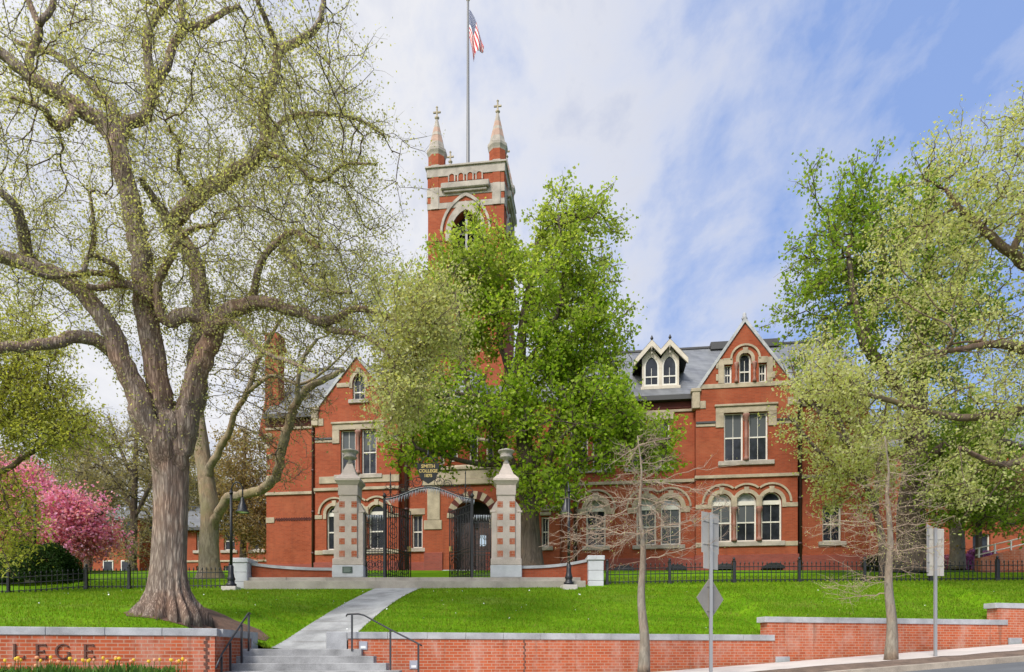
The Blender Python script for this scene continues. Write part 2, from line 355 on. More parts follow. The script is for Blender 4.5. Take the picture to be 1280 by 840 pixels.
def flag_m(nt, b):
    uv = coord(nt, 'UV'); s = N(nt, 'ShaderNodeSeparateXYZ'); nt.links.new(uv, s.inputs[0])
    st = mth(nt, 'LESS_THAN', mth(nt, 'MODULO', mth(nt, 'MULTIPLY', s.outputs[1], 13), 2), 1)
    c = mixc(nt, (.75, .72, .70), (.50, .03, .04), st)
    can = mth(nt, 'MULTIPLY', mth(nt, 'LESS_THAN', s.outputs[0], .40), mth(nt, 'GREATER_THAN', s.outputs[1], .4615))
    mp = N(nt, 'ShaderNodeMapping'); nt.links.new(uv, mp.inputs[0]); mp.inputs['Scale'].default_value = (26, 17, 1)
    v = N(nt, 'ShaderNodeTexVoronoi'); v.inputs['Scale'].default_value = 1; v.inputs['Randomness'].default_value = 0; nt.links.new(mp.outputs[0], v.inputs['Vector'])
    cc = mixc(nt, (.03, .04, .13), (.7, .7, .7), mth(nt, 'LESS_THAN', v.outputs['Distance'], .25))
    nt.links.new(mixc(nt, c, cc, can), b.inputs['Base Color'])
mat('flag_cloth', rough=.85, build=flag_m)
# ------------------------------------------------------------------ ground
def lerp(a, b, t): return a+(b-a)*t
def pw(x, pts):
    if x <= pts[0][0]: return pts[0][1]
    for (a, p), (b, q) in zip(pts, pts[1:]):
        if x <= b: return lerp(p, q, (x-a)/(b-a))
    return pts[-1][1]
WL = (-6.16, 14.2); WLd = (-3.74/3.875, -1.0/3.875)            # left wall corner, direction to the left
WR = (-3.98, 16.5); WRd = (.9764, .2162)                       # right wall start, direction to the right
def wall_y(X):                                                 # front face line of the retaining walls
    if X < WL[0]: return WL[1]+(X-WL[0])*WLd[1]/WLd[0]
    if X < WR[0]: return 16.45
    return WR[1]+(X-WR[0])*WRd[1]/WRd[0]
YB = [(-12, None)]
def bot(X):
    if X < -8.8: return wall_y(X)+.6, .50
    if X < -6.6:
        t = (X+8.8)/2.2; t = t*t*(3-2*t); return lerp(wall_y(-8.8)+.6, 17.0, t), lerp(.50, .40, t)
    if X < -5.9: t = (X+6.6)/.7; return lerp(17.0, 17.05, t), lerp(.40, .12, t)
    if X < -4.4: return 17.05, .12
    if X < -3.6: t = (X+4.4)/.8; return lerp(17.05, 16.9, t), lerp(.12, .50, t)
    y = wall_y(X)+.3
    z = .50
    z += .50*min(1, max(0, (X-7.15)/.5)) + .51*min(1, max(0, (X-15.25)/.5)) + max(0, X-24)*.06
    return y, z
def lawnz(X, Y):
    yb, zb = bot(X); yt = 25.55
    zt = pw(X, [(-60, 2.1), (-20, 2.25), (-11, 2.42), (-5, 2.46), (3, 2.52), (8, 2.62), (24, 2.72), (60, 3.2)])
    if Y <= yb: return zb
    if Y <= yt:
        t = (Y-yb)/(yt-yb); return lerp(zb, zt, t)+.10*math.sin(PI*t)
    t = min(1, (Y-yt)/10.5)
    return lerp(zt, 4.43, t*(2-t)*.35+t*.65)
def lawn_grid(mb, xs, y0f, Ys, smooth=True):
    n = len(Ys); vs = []
    for X in xs:
        y0 = y0f(X)
        for k in Ys: Y = y0+(60-y0)*k; vs.append((X, Y, lawnz(X, Y)))
    mb.add(vs, [(i*n+j, (i+1)*n+j, (i+1)*n+j+1, i*n+j+1) for i in range(len(xs)-1) for j in range(n-1)], 0, smooth)
def frange(a, b, s):
    n = max(1, round((b-a)/s)); return [a+(b-a)*i/n for i in range(n+1)]
Ys = [(i/90)**1.5 for i in range(91)]
mb = MB()
lawn_grid(mb, [-90, -75, -60, -50, -40]+frange(-34, -10, 1)+frange(-9.6, -6.36, .15), lambda X: wall_y(X)+.12, Ys)
lawn_grid(mb, frange(-6.36, -3.9, .12), lambda X: 17.05, Ys)
lawn_grid(mb, frange(-3.9, 6.9, .5)+frange(7.0, 8, .1)+frange(8.4, 15, .6)+frange(15.2, 16, .1)+frange(17, 40, 1)+[50, 60, 75, 90], lambda X: wall_y(X)+.12, Ys)
tag(mb.build('lawn', M['lawn']), kind='structure')
MB().add([(-3000, 59, 4.0), (3000, 59, 4.0), (3000, 4500, 4.0), (-3000, 4500, 4.0)], [(0, 1, 2, 3)]).build('terrain', M['lawn'])['kind'] = 'structure'
MB().add([(-3000, -400, -12), (3000, -400, -12), (3000, 4500, -12), (-3000, 4500, -12)], [(0, 1, 2, 3)]).build('ground', M['lawn'])['kind'] = 'structure'
# street plane: u along the wall line, w away from the wall towards the street
def street(u, w, dz=0):
    X = 4.46+WRd[0]*u+WRd[1]*w; Y = 18.1+WRd[1]*u-WRd[0]*w
    return (X, Y, -.42+.066*u-.02*w+dz)
def strip(name, w0, w1, dz0, dz1, m, u0=-60, u1=70, n=130, thick=None, wob=0):
    mb = MB(); vs = []
    for i in range(n+1):
        u = lerp(u0, u1, i/n); q = wob*math.sin(i*2.3)*.5
        vs += [street(u, w0, dz0), street(u, w1+q, dz1)]
    fs = [(2*i, 2*i+1, 2*i+3, 2*i+2) for i in range(n)]
    mb.add(vs, fs)
    if thick:
        vs = []
        for i in range(n+1):
            u = lerp(u0, u1, i/n); vs += [street(u, w1+wob*math.sin(i*2.3)*.5, dz1), street(u, w1+wob*math.sin(i*2.3)*.5, dz1-thick)]
        mb.add(vs, fs)
    o = mb.build(name, m); o['kind'] = 'structure'; return o
strip('sidewalk', -.1, 2.35, 0, 0, M['concrete'], thick=.05)
# verge of bare soil with a low heave
mb = MB(); vs = []; n = 260; k = 9
for i in range(n+1):
    u = lerp(-60, 70, i/n)
    for j in range(k+1):
        t = j/k; h = .06*math.sin(PI*t)+.03*rnd.random()*(0 < j < k)
        vs.append(street(u, lerp(2.33, 3.55, t), h-.01))
mb.add(vs, [(i*(k+1)+j, (i+1)*(k+1)+j, (i+1)*(k+1)+j+1, i*(k+1)+j+1) for i in range(n) for j in range(k)], 0, True)
mb.build('verge', M['soil'])['kind'] = 'structure'
strip('kerb', 3.5, 3.72, .0, .0, M['kerb_stone'], thick=.14, wob=.04)
strip('street', 3.68, 24, -.125, -.25, M['asphalt'])
# path over the lawn
mb = MB(); vs = []; n = 40
for i in range(n+1):
    t = i/n; Y = lerp(16.98, 25.72, t); xl = lerp(-6.0, -5.10, t); xr = lerp(-4.13, -3.40, t)
    for s in range(7): X = lerp(xl, xr, s/6); vs.append((X, Y, max(lawnz(X, Y), lawnz((xl+xr)/2, Y))+.016))
mb.add(vs, [(i*7+j, i*7+j+1, i*7+j+8, i*7+j+7) for i in range(n) for j in range(6)], 0, True)
path = mb.build('path', M['flagstone']); path['kind'] = 'structure'
mb = MB()                                                      # joints between the flags, as thin dark grooves of sunk slabs
for i in range(1, 9):
    t = i/9+.02; Y = lerp(16.42, 25.72, t); xl = lerp(-6.02, -5.10, t); xr = lerp(-4.16, -3.40, t); zc = lawnz((xl+xr)/2, Y)+.020
    mb.add([(xl, Y, zc), (xr, Y, zc), (xr, Y+.03, zc+.005), (xl, Y+.03, zc+.005)], [(0, 1, 2, 3)])
mb.build('path_joints', M['soil'])['kind'] = 'structure'
# steps from the street to the path
mb = MB(); z = .13
for k in range(8):
    xr = -3.62+.36*k; yf = 16.4-.34*k
    xl, yl = -6.42+.02*k, yf-.62; z1 = z-.165*k; z0 = z1-.7; c_ = .012; ux, uy = (xr-xl), (yf-yl); ul_ = math.hypot(ux, uy); ux, uy = -uy/ul_*c_, ux/ul_*c_
    yb_ = (17.12, 17.12) if k == 0 else (yl+.39, yf+.39)
    mb.add([(xl, yl, z0), (xr, yf, z0), (xr, yb_[1], z0), (xl, yb_[0], z0), (xl, yl, z1-c_), (xr, yf, z1-c_), (xr, yb_[1], z1-c_), (xl, yb_[0], z1-c_), (xl, yl+uy, z1), (xr-c_, yf+uy, z1), (xr-c_, yb_[1], z1), (xl, yb_[0], z1)],
           [(3, 2, 1, 0), (0, 1, 5, 4), (1, 2, 6, 5), (2, 3, 7, 6), (3, 0, 4, 7), (4, 5, 9, 8), (5, 6, 10, 9), (6, 7, 11, 10), (7, 4, 8, 11), (8, 9, 10, 11)])
st = mb.build('steps', M['step_stone']); st['kind'] = 'structure'
# platform and two low steps at the gate
mb = MB(); zg = 2.93
xs = [P(300, 0, 25.6).x, P(742, 0, 25.6).x]
mb.bbox(xs[0]+.15, xs[1]-.3, 25.55, 27.6, 2.0, 2.76, .015)
x = xs[0]+.15
while x < xs[1]-.6:
    w = min(rnd.uniform(1.3, 2.1), xs[1]-.45-x); mb.bbox(x+.003, x+w-.003, 25.95, 29, 2.5, zg, .012); x += w
mb.build('gate_platform', M['platform_stone'])['kind'] = 'structure'
MB().add([(-4.6, 28.9, 2.95), (-1.6, 28.9, 2.95), (-1.9, 36, 4.46), (-3.6, 36, 4.46)], [(0, 1, 2, 3)]).build('gate_path', M['flagstone'])['kind'] = 'structure'
# mulch round the big tree
mb = MB(); bx = P(222, 772, 17).x; vs = [(bx, 17.2, lawnz(bx, 17.2)+.12)]
for j in range(28):
    a = 2*PI*j/28; r = 1+.18*math.sin(3*a+1)+.1*rnd.random(); X = bx+1.5*r*math.cos(a)*(1.12 if math.cos(a) > 0 else .9); Y = 17.3+1.1*r*math.sin(a)
    vs.append((X, Y, lawnz(X, Y)+.015))
mb.add(vs, [(0, 1+j, 1+(j+1) % 28) for j in range(28)], 0, True); mb.build('mulch', M['mulch'])['kind'] = 'structure'
# ------------------------------------------------------------------ retaining walls
def wall_local(o, d):                                          # returns empty at o with local x along d
    return math.atan2(d[1], d[0])
def coping(mb, x0, x1, y0, y1, zt, h=.16, step=1.05):
    x = x0
    n = max(1, round((x1-x0)/step)); w = (x1-x0)/n
    for i in range(n): mb.bbox(x0+i*w+.003, x0+(i+1)*w-.003, y0, y1, zt-h, zt, .008)
ww = thing('retaining_wall', 'low red brick wall bearing dark letters, above the tulip bed', 'wall', (WL[0], WL[1], 0), math.atan2(-WLd[1], -WLd[0]))
L = 26
m_ = MB(); m_.box(-L, -.02, 0, .36, -4.5, .38)
wc, ws = math.cos(ww.rotation_euler.z), math.sin(ww.rotation_euler.z)
def toww(X, Y): dx, dy = X-WL[0], Y-WL[1]; return (dx*wc+dy*ws, -dx*ws+dy*wc)
def planbox(mb, A, B, left, right, z0, z1):                     # a wall length from A to B in plan, thickness to both sides
    d = Vector((B[0]-A[0], B[1]-A[1])).normalized(); n = Vector((-d.y, d.x)); q = [Vector(A)+n*left, Vector(A)-n*right, Vector(B)-n*right, Vector(B)+n*left]
    q = [toww(*p) for p in q]; mb.add([(x, y, z0) for x, y in q]+[(x, y, z1) for x, y in q], [(3, 2, 1, 0), (4, 5, 6, 7), (0, 1, 5, 4), (1, 2, 6, 5), (2, 3, 7, 6), (3, 0, 4, 7)])
RB, RE = (-6.19, 14.3), (-6.30, 16.45)
planbox(m_, RB, RE, .34, .0, -2.2, .38)
m_.build('brickwork', M['wall_brick'], ww)
m_ = MB(); coping(m_, -L, .03, -.03, .38, .54); planbox(m_, (RB[0], RB[1]+.25), RE, .36, .03, .381, .54); planbox(m_, (RE[0], RE[1]+.006), (RE[0]-.02, RE[1]+.42), .40, .04, -.4, .541)
m_.build('coping', M['granite'], ww)
m_ = MB()                                                      # toothed dark quoins at the corner
for i in range(11): m_.box(-.235 if i % 2 else -.20, -.165 if i % 2 else -.13, -.012, .01, .36-.075*(i+1)+.014, .36-.075*i)
m_.build('quoins', M['rust_letters'], ww)
# letters, cut out of plate with small serifs
def letter(mb, ch, x, z, h, y0, y1):
    w = .62*h; s = .13*h; t = .085*h; e = .05*h
    if ch in 'LE':
        mb.prism([(x, z), (x+s, z), (x+s, z+h), (x, z+h)], y0, y1); mb.prism([(x-e, z), (x-.002, z), (x-.002, z+t*.5), (x-e, z+t*.4)], y0, y1); mb.prism([(x-e, z+h), (x-e, z+h-t*.4), (x-.002, z+h-t*.5), (x-.002, z+h)], y0, y1)
        mb.prism([(x+s+.001, z), (x+w, z), (x+w+.03*h, z+.20*h), (x+w-.03*h, z+.20*h), (x+w-.06*h, z+t), (x+s+.001, z+t)], y0, y1)
        if ch == 'E':
            mb.prism([(x+s+.001, z+h), (x+s+.001, z+h-t), (x+w-.1*h, z+h-t), (x+w-.07*h, z+h-.18*h), (x+w-.02*h, z+h-.18*h), (x+w-.03*h, z+h)], y0, y1)
            mb.prism([(x+s+.001, z+.5*h-t/2), (x+w-.18*h, z+.5*h-t/2), (x+w-.18*h, z+.5*h-.1*h), (x+w-.13*h, z+.5*h-.1*h), (x+w-.13*h, z+.5*h+.1*h), (x+w-.18*h, z+.5*h+.1*h), (x+w-.18*h, z+.5*h+t/2), (x+s+.001, z+.5*h+t/2)], y0, y1)
    if ch == 'G':
        cx, cz, ro = x+.47*h, z+.5*h, .52*h; a = []; b = []
        for i in range(25):
            q = R(42+(318-42)*i/24); a.append((cx+ro*.92*math.cos(q), cz+ro*math.sin(q))); th = s*(.55+.45*abs(math.cos(q))); b.append((cx+(ro*.92-th)*math.cos(q), cz+(ro-th)*math.sin(q)))
        mb.ring(a, b, y0, y1, closed=False)
        mb.prism([(cx+.28*h, z+.10*h), (cx+.28*h+s, z+.10*h), (cx+.28*h+s, z+.46*h), (cx+.28*h, z+.46*h)], y0, y1); mb.prism([(cx+.18*h, z+.425*h), (cx+.278*h, z+.425*h), (cx+.278*h, z+.46*h), (cx+.18*h, z+.46*h)], y0, y1)
m_ = MB()
def wlx(px):                                                   # photo column -> local x on the left wall
    a = (px-HX)/F; t = (a*WL[1]-WL[0])/(WLd[0]-a*WLd[1]); return -t
for ch, px in zip('LEGE', (17.5, 45.5, 69.5, 105.5)):
    lx = wlx(px); letter(m_, ch, lx, -.085, .29, -.03, -.001)
m_.build('lettering', M['rust_letters'], ww)
RA = math.atan2(WRd[1], WRd[0])
def rlen(px, o=WR):                                            # photo column -> distance along the right wall
    a = (px-HX)/F; return (a*WR[1]-WR[0])/(WRd[0]-a*WRd[1])
sA, sB, sB0, sC, sC0 = rlen(434), rlen(968), rlen(956), rlen(1260), rlen(1245)
w1 = thing('retaining_wall', 'low brick wall right of the steps with two square lights in it', 'wall', (WR[0], WR[1], 0), RA)
m_ = MB(); m_.box(.02, sB-.01, 0, .36, -3.2, .385); m_.build('brickwork', M['wall_brick'], w1)
m_ = MB(); coping(m_, 0, sB, -.03, .39, .545, .165, 1.0); m_.build('coping', M['granite'], w1)
MB().bbox(-.50, -.006, -.02, .42, .05, .545, .012).build('end_block', M['granite'], w1)
m_ = MB(); sj = rlen(654)
for i in range(14): m_.box(sj+(.03 if i % 2 else 0), sj+(.06 if i % 2 else .03)+.01, -.006, .01, .37-.075*(i+1)+.006, .37-.075*i)
m_.build('toothed_joint', M['rust_letters'], w1)
for px, py in ((454, 807), (517, 831)):
    s = rlen(px); Y = WR[1]+WRd[1]*s; z = (HY-py)/F*Y
    f = MB(); f.bbox(s-.1, s+.1, -.025, .005, z-.105, z+.105, .008); f = f.build('wall_light', M['lamp_steel'], w1)
    l = MB(); l.prism([(s-.06, z-.07), (s+.06, z-.07), (s+.06, z-.01), (s-.06, z-.01)], -.034, -.027); l.build('lens', M['lens'], f)
w2 = thing('retaining_wall', 'middle brick wall stepping up behind the second young tree', 'wall', (WR[0], WR[1], 0), RA)
m_ = MB(); m_.box(sB0+.1, sC-.01, .02, .38, -3, .89); m_.build('brickwork', M['wall_brick'], w2)
m_ = MB(); coping(m_, sB0, sC, -.01, .41, 1.05, .16, 1.15); m_.build('coping', M['granite'], w2)
MB().bbox(sB+.03, sB+.46, -.05, .015, -1.2, -.06, .01).build('foot_block', M['granite'], w2)
w3 = thing('retaining_wall', 'highest brick wall section at the far right street edge', 'wall', (WR[0], WR[1], 0), RA)
m_ = MB(); m_.box(sC0+.1, sC0+22, .04, .40, -3, 1.40); m_.build('brickwork', M['wall_brick'], w3)
m_ = MB(); coping(m_, sC0, sC0+22, .01, .43, 1.56, .16, 1.15); m_.build('coping', M['granite'], w3)
MB().bbox(sC+.03, sC+.5, -.03, .035, -1, .43+.07, .01).build('foot_block', M['granite'], w3)
# handrails
def rail_tube(pts, r=.022): return MB().tube(pts, r, 8)
hr = thing('handrail', 'black handrail running down beside the brick wall left of the steps', 'handrail', (-6.25, 16.3, .13))
def loc_(o, p): return Vector(p)-o.location
tops = []
for px, yt, yb, D in ((311, 768, 811, 15.85), (302, 781, 826, 15.42), (288, 803, 847, 14.85), (277, 820, 864, 14.4)):
    t = P(px, yt, D); b = P(px, yb, D); tops.append(t)
    MB().box(t.x-.02-hr.location.x, t.x+.02-hr.location.x, t.y-.02-hr.location.y, t.y+.02-hr.location.y, b.z-.05-hr.location.z, t.z-hr.location.z).build('post', M['rail_steel'], hr)
pts = [loc_(hr, P(313, 767, 16.0)), loc_(hr, P(311, 766, 15.85)), loc_(hr, P(302, 779, 15.42)), loc_(hr, P(288, 801, 14.85)), loc_(hr, P(277, 818, 14.4)), loc_(hr, P(270, 835, 14.1))]
rail_tube(pts).build('rail', M['rail_steel'], hr)
hr2 = thing('handrail', 'black handrail sloping in front of the wall right of the steps', 'handrail', (-3.9, 16.3, .13))
for px, yt, yb, D in ((440, 768, 811, 16.35), (488, 788, 835, 15.75), (523, 805, 858, 15.25)):
    t = P(px, yt, D); b = P(px, yb, D); l = hr2.location
    MB().box(t.x-.02-l.x, t.x+.02-l.x, t.y-.02-l.y, t.y+.02-l.y, b.z-.05-l.z, t.z-l.z).build('post', M['rail_steel'], hr2)
rail_tube([loc_(hr2, P(433, 770, 16.6)), loc_(hr2, P(434, 768, 16.55)), loc_(hr2, P(448, 767.5, 16.35)), loc_(hr2, P(455, 769, 16.2)), loc_(hr2, P(488, 787, 15.75)), loc_(hr2, P(523, 804.5, 15.25)), loc_(hr2, P(527, 807, 15.2))], .02).build('rail', M['rail_steel'], hr2)
# ------------------------------------------------------------------ college hall, in a local frame turned 7.4 degrees
TH = R(7.4); D0 = 37.58; ZG = 4.43
hall = thing('college_hall', 'red brick Victorian hall with slate roof, stone bands and pointed gables', 'building', (0, D0, 0), -TH)
cT, sT = math.cos(TH), math.sin(TH)
def S(px, t=0):
    a = (px-HX)/F; return (a*(D0+t*cT)-t*sT)/(cT+a*sT)
def Dd(s, t=0): return D0-s*sT+t*cT
def Zp(py, px, t=0): return (HY-py)*Dd(S(px, t), t)/F
Z = dict(plinth=5.25, band=5.72, sill=5.95, spring=8.0, arch=8.62, string=9.41, sill2=10.2, top2=12.75, lint=13.08, thin=12.25, eave=13.75, gband=14.2)
def outl(kind, cx, w, z0, zs, g=0, n=12):
    w = w/2+g; z0 -= 0
    p = [(cx-w, z0), (cx+w, z0)]
    if kind == 'rect': return p+[(cx+w, zs+g), (cx-w, zs+g)]
    if kind == 'round': return p+[(cx+w*math.cos(PI*i/n), zs+w*math.sin(PI*i/n)) for i in range(n+1)]
    r = 2*w*.82; off = r-w                                     # pointed
    a1 = math.acos(off/r); h = n//2
    right = [(cx-off+r*math.cos(a1*i/h), zs+r*math.sin(a1*i/h)) for i in range(h+1)]
    return p+right+[(2*cx-x, z) for x, z in reversed(right[:-1])]
def window(parent, kind, cx, w, z0, zs, y, sill=True, surround='stone', blind=0, transom=False, gap=.2, dark=False, tympanum=None):
    """frame mesh with a pane, a sill and a stone surround; returns the opening's outline"""
    o = outl(kind, cx, w, z0, zs)
    inn = [(cx+(x-cx)*(w-.16)/w, z0+.09+(z-z0)*((zs-z0-.13)/(zs-z0)) if kind == 'rect' else z0+.09+(z-z0)*(1-.12/(max(q[1] for q in o)-z0))) for x, z in o]
    yf = y+gap
    f = MB(); f.ring(o, inn, yf-.04, yf+.05)
    iw = (w-.16)/2; zm = z0+(zs-z0)*.5
    f.box(cx-iw, cx+iw, yf-.02, yf+.05, zm-.035, zm+.035); f.box(cx-.012, cx+.012, yf-.012, yf+.03, z0+.09, zs-.04)
    if transom: f.box(cx-w/2+.01, cx+w/2-.01, yf-.045, yf+.055, zs-.11, zs+.11)
    f = f.build('window', M['white_paint'], parent)
    MB().prism(inn, yf+.02, yf+.028).build('pane', M['glass'], f)
    if blind:
        zb = lerp(zs, z0, blind); MB().prism([(cx-iw+.02, zb), (cx+iw-.02, zb), (cx+iw-.02, zs-.06), (cx-iw+.02, zs-.06)], yf+.008, yf+.014).build('blind', M['window_blind'], f)
    if tympanum:
        q = [(x, z) for x, z in inn if z > zs+.09]; x0 = iw-.02
        q = [(cx-x0, zs+.12), (cx+x0, zs+.12)]+[p_ for p_ in q if p_[1] > zs+.12]
        MB().prism(q, yf+.006, yf+.013).build('tympanum', M[tympanum], f)
    if sill: MB().bbox(cx-w/2-.22, cx+w/2+.22, y-.12, y+.1, z0-.22, z0, .02).build('sill', M['pale_stone'], f)
    return o, f
def arch_trim(parent, f, cx, w, zs, y, band=.26, hood=True, n=12, kind='round', sp=None):
    a = outl(kind, cx, w, zs-.28, zs, .003, n)[1:]+[outl(kind, cx, w, zs-.28, zs, .003, n)[0]]
    b = outl(kind, cx, w, zs-.28, zs, band, n)[1:]+[outl(kind, cx, w, zs-.28, zs, band, n)[0]]
    m_ = MB(); m_.ring(a, b, y-.05, y+.03, closed=False)
    top = zs+(w/2 if kind == 'round' else w*.78)
    m_.prism([(cx-.09, top-.04), (cx+.09, top-.04), (cx+.13, top+band+.10), (cx-.13, top+band+.10)], y-.09, y-.002)
    m_.build('arch_stones', M['stone'], f)
    if hood:
        ra_, rb_ = w/2+band+.20, w/2+band+.30; lo = 0 if not sp or not sp[1] else math.acos(min(1, (sp[1]/2-.004)/rb_)); hi = PI if not sp or not sp[0] else PI-math.acos(min(1, (sp[0]/2-.004)/rb_))
        qs = [lerp(lo, hi, i/18) for i in range(19)]; a = [(cx+ra_*math.cos(q), zs+ra_*math.sin(q)) for q in qs]; b = [(cx+rb_*math.cos(q), zs+rb_*math.sin(q)) for q in qs]
        h = MB(); h.ring(a, b, y-.09, y+.02, closed=False); h.build('hood_mould', M['stone'], f)
def colonnette(parent, cx, y, z0, z1, r=.085):
    m_ = MB(); m_.lathe([(r*1.7, 0), (r*1.7, .12), (r*1.2, .2), (r, .24), (r, (z1-z0)*.5-.06), (r*1.3, (z1-z0)*.5), (r, (z1-z0)*.5+.06), (r, z1-z0-.38), (r*1.15, z1-z0-.34), (r*1.9, z1-z0-.1), (r*2.1, z1-z0)], cx, y, z0, 12)
    m_.build('colonnette', M['colon'], parent)
mat('colon', rough=.7, build=speck((.30, .14, .10), .3, 3))
def rect(x0, x1, z0, z1): return [(x0, z0), (x1, z0), (x1, z1), (x0, z1)]
YM = .6                                                        # plane of the main wall behind the pavilions
walls = []
def ln(name, x0, x1, z0, z1, y, d=.07, m='stone', back=.1): return MB().bbox(x0, x1, y-d, y+back, z0, z1, .012).build(name, M[m], hall)
# --- main wall right: from the centre to the far right end
xr0, xr1 = S(690, YM), S(1086, YM)
holes = []
for px, pale in ((745, 0), (808, .0), (838.5, .0)):
    cx = S(px, YM); o, f = window(hall, 'round', cx, 1.06, Z['sill'], Z['spring'], YM, True, transom=True, blind=.97 if px > 800 else 0, tympanum='pale_glass')
    arch_trim(hall, f, cx, 1.06, Z['spring'], YM, sp=(S(838.5, YM)-S(808, YM) if px == 838.5 else 0, S(838.5, YM)-S(808, YM) if px == 808 else 0)); holes.append(o)
cx = S(1040, YM); o, f = window(hall, 'rect', cx, .95, Z['sill'], Z['sill']+1.9, YM); holes.append(o)
for px in (738, 811):
    for dx in (-.62, .62):
        cx = S(px, YM)+dx; o, f = window(hall, 'rect', cx, .98, Z['sill2'], Z['top2'], YM, True, blind=.5); holes.append(o)
    cx = S(px, YM); MB().bbox(cx-1.35, cx+1.35, YM-.07, YM+.05, Z['top2']+.003, Z['lint']+.08, .015).build('lintel', M['stone'], hall)
m_ = MB(); m_.holed(rect(xr0, xr1, ZG-1, Z['eave']+.3), holes, YM, .24)
m_.box(xr1-.01, xr1, YM+.003, YM+11, ZG-1, Z['eave']+.3)
m_.build('wall', M['hall_brick'], hall)
# --- main wall left
xl0, xl1 = S(333, YM), S(552, YM)
o, f = window(hall, 'rect', S(521, YM)+.02, .62, Z['sill']+.1, Z['sill']+2.0, YM); holes = [o]
MB().bbox(S(521, YM)-.55, S(521, YM)+.6, YM-.05, YM+.05, Z['sill']+2.005, Z['sill']+2.35, .012).build('lintel', M['stone'], hall)
m_ = MB(); m_.holed(rect(xl0, xl1, ZG-1, Z['eave']+.3), holes, YM, .24); m_.box(xl0, xl0+.01, YM+.003, YM+11, ZG-1, Z['eave']+.3)
m_.build('wall', M['hall_brick'], hall)
# bands on the main walls
pr0, pr1 = S(870, 0), S(997, 0); pl0, pl1 = S(394, 0), S(498, 0)
for x0, x1 in ((xr0, pr0-.01), (pr1+.01, xr1+.05), (xl0-.05, pl0-.01), (pl1+.01, xl1)):
    ln('string_course', x0, x1, Z['string']-.10, Z['string']+.07, YM, .1)
    ln('plinth', x0, x1, ZG-1, Z['plinth'], YM, .1, 'plinth_brick')
    ln('frieze', x0, x1, Z['eave']-.42, Z['eave']-.06, YM, .06, 'dark_brick')
    ln('cornice_band', x0, x1, Z['eave']-.62, Z['eave']-.48, YM, .08)
    ln('gutter', x0, x1, Z['eave']-.05, Z['eave']+.22, YM, .38, 'gutter', .0)
for px in (745, 808, 838.5):                                   # spring-line stone blocks beside the arches
    cx = S(px, YM)
    for sg in (-1, 1):
        if (px, sg) != (838.5, -1): MB().bbox(*(sorted((cx+sg*.535, cx+sg*(.72 if (px, sg) == (808, 1) else 1.02)))), YM-.045, YM+.03, Z['spring']-.30, Z['spring']+.02, .01).build('spring_block', M['stone'], hall)
m_ = MB(); x = xl0+.35                                         # saw-tooth band on the left bay
for i in range(17):
    x = lerp(xl0+.5, pl0-.15, i/17); m_.prism([(x, 7.78), (x+.15, 7.92), (x+.15, 8.0), (x, 7.86)], YM-.03, YM+.02); m_.prism([(x+.152, 7.92), (x+.30, 7.78), (x+.30, 7.86), (x+.152, 8.0)], YM-.03, YM+.02)
m_.build('sawtooth_band', M['dark_brick'], hall)
m_ = MB(); m_.bbox(xl0-.02, xl0+.5, YM-.04, YM+.02, 7.7, 8.02, .01)
for k in range(7): m_.bbox(xl0-.03, xl0+(.35 if k % 2 else .22), YM-.03, YM+.3, 9.6+k*.62, 9.6+k*.62+.26, .01)
m_.build('corner_stones', M['stone'], hall)
# --- roofs
def roof(name, x0, x1, y0, ze, y1, zr, parent=hall):
    m_ = MB(); m_.add([(x0, y0, ze), (x1, y0, ze), (x1, y1, zr), (x0, y1, zr), (x0, 2*y1-y0, ze), (x1, 2*y1-y0, ze)], [(0, 1, 2, 3), (3, 2, 5, 4), (0, 3, 4), (1, 5, 2)])
    o = m_.build(name, M['slate'], parent); MB().bbox(x0, x1, y1-.12, y1+.12, zr-.06, zr+.10, .03).build('ridge_cap', M['gutter'], o); return o
roof('roof', S(520, YM), xr1+.2, YM-.35, Z['eave']+.18, YM+5.5, 18.9)
roof('roof', xl0-.1, S(545, YM), YM-.35, Z['eave']+.18, YM+5.5, 18.9)
MB().bbox(S(881, 8), S(962, 8), 5.6, 6.6, 18.6, 19.08, .03).build('roof_monitor', M['gutter'], hall)
m_ = MB(); cx = S(343.5, YM+1.2)
m_.bbox(cx-.42, cx+.42, YM+.8, YM+1.6, 13, 18.4, .01); m_.bbox(cx-.52, cx+.52, YM+.7, YM+1.7, 18.4, 18.62, .02); m_.bbox(cx-.44, cx+.44, YM+.78, YM+1.62, 18.63, 19.25, .02)
m_.frustum(cx, YM+1.2, 13, 15.2, .75, .6, .43, .42); m_.build('chimney', M['chim'] if 'chim' in M else M['hall_brick'], hall)
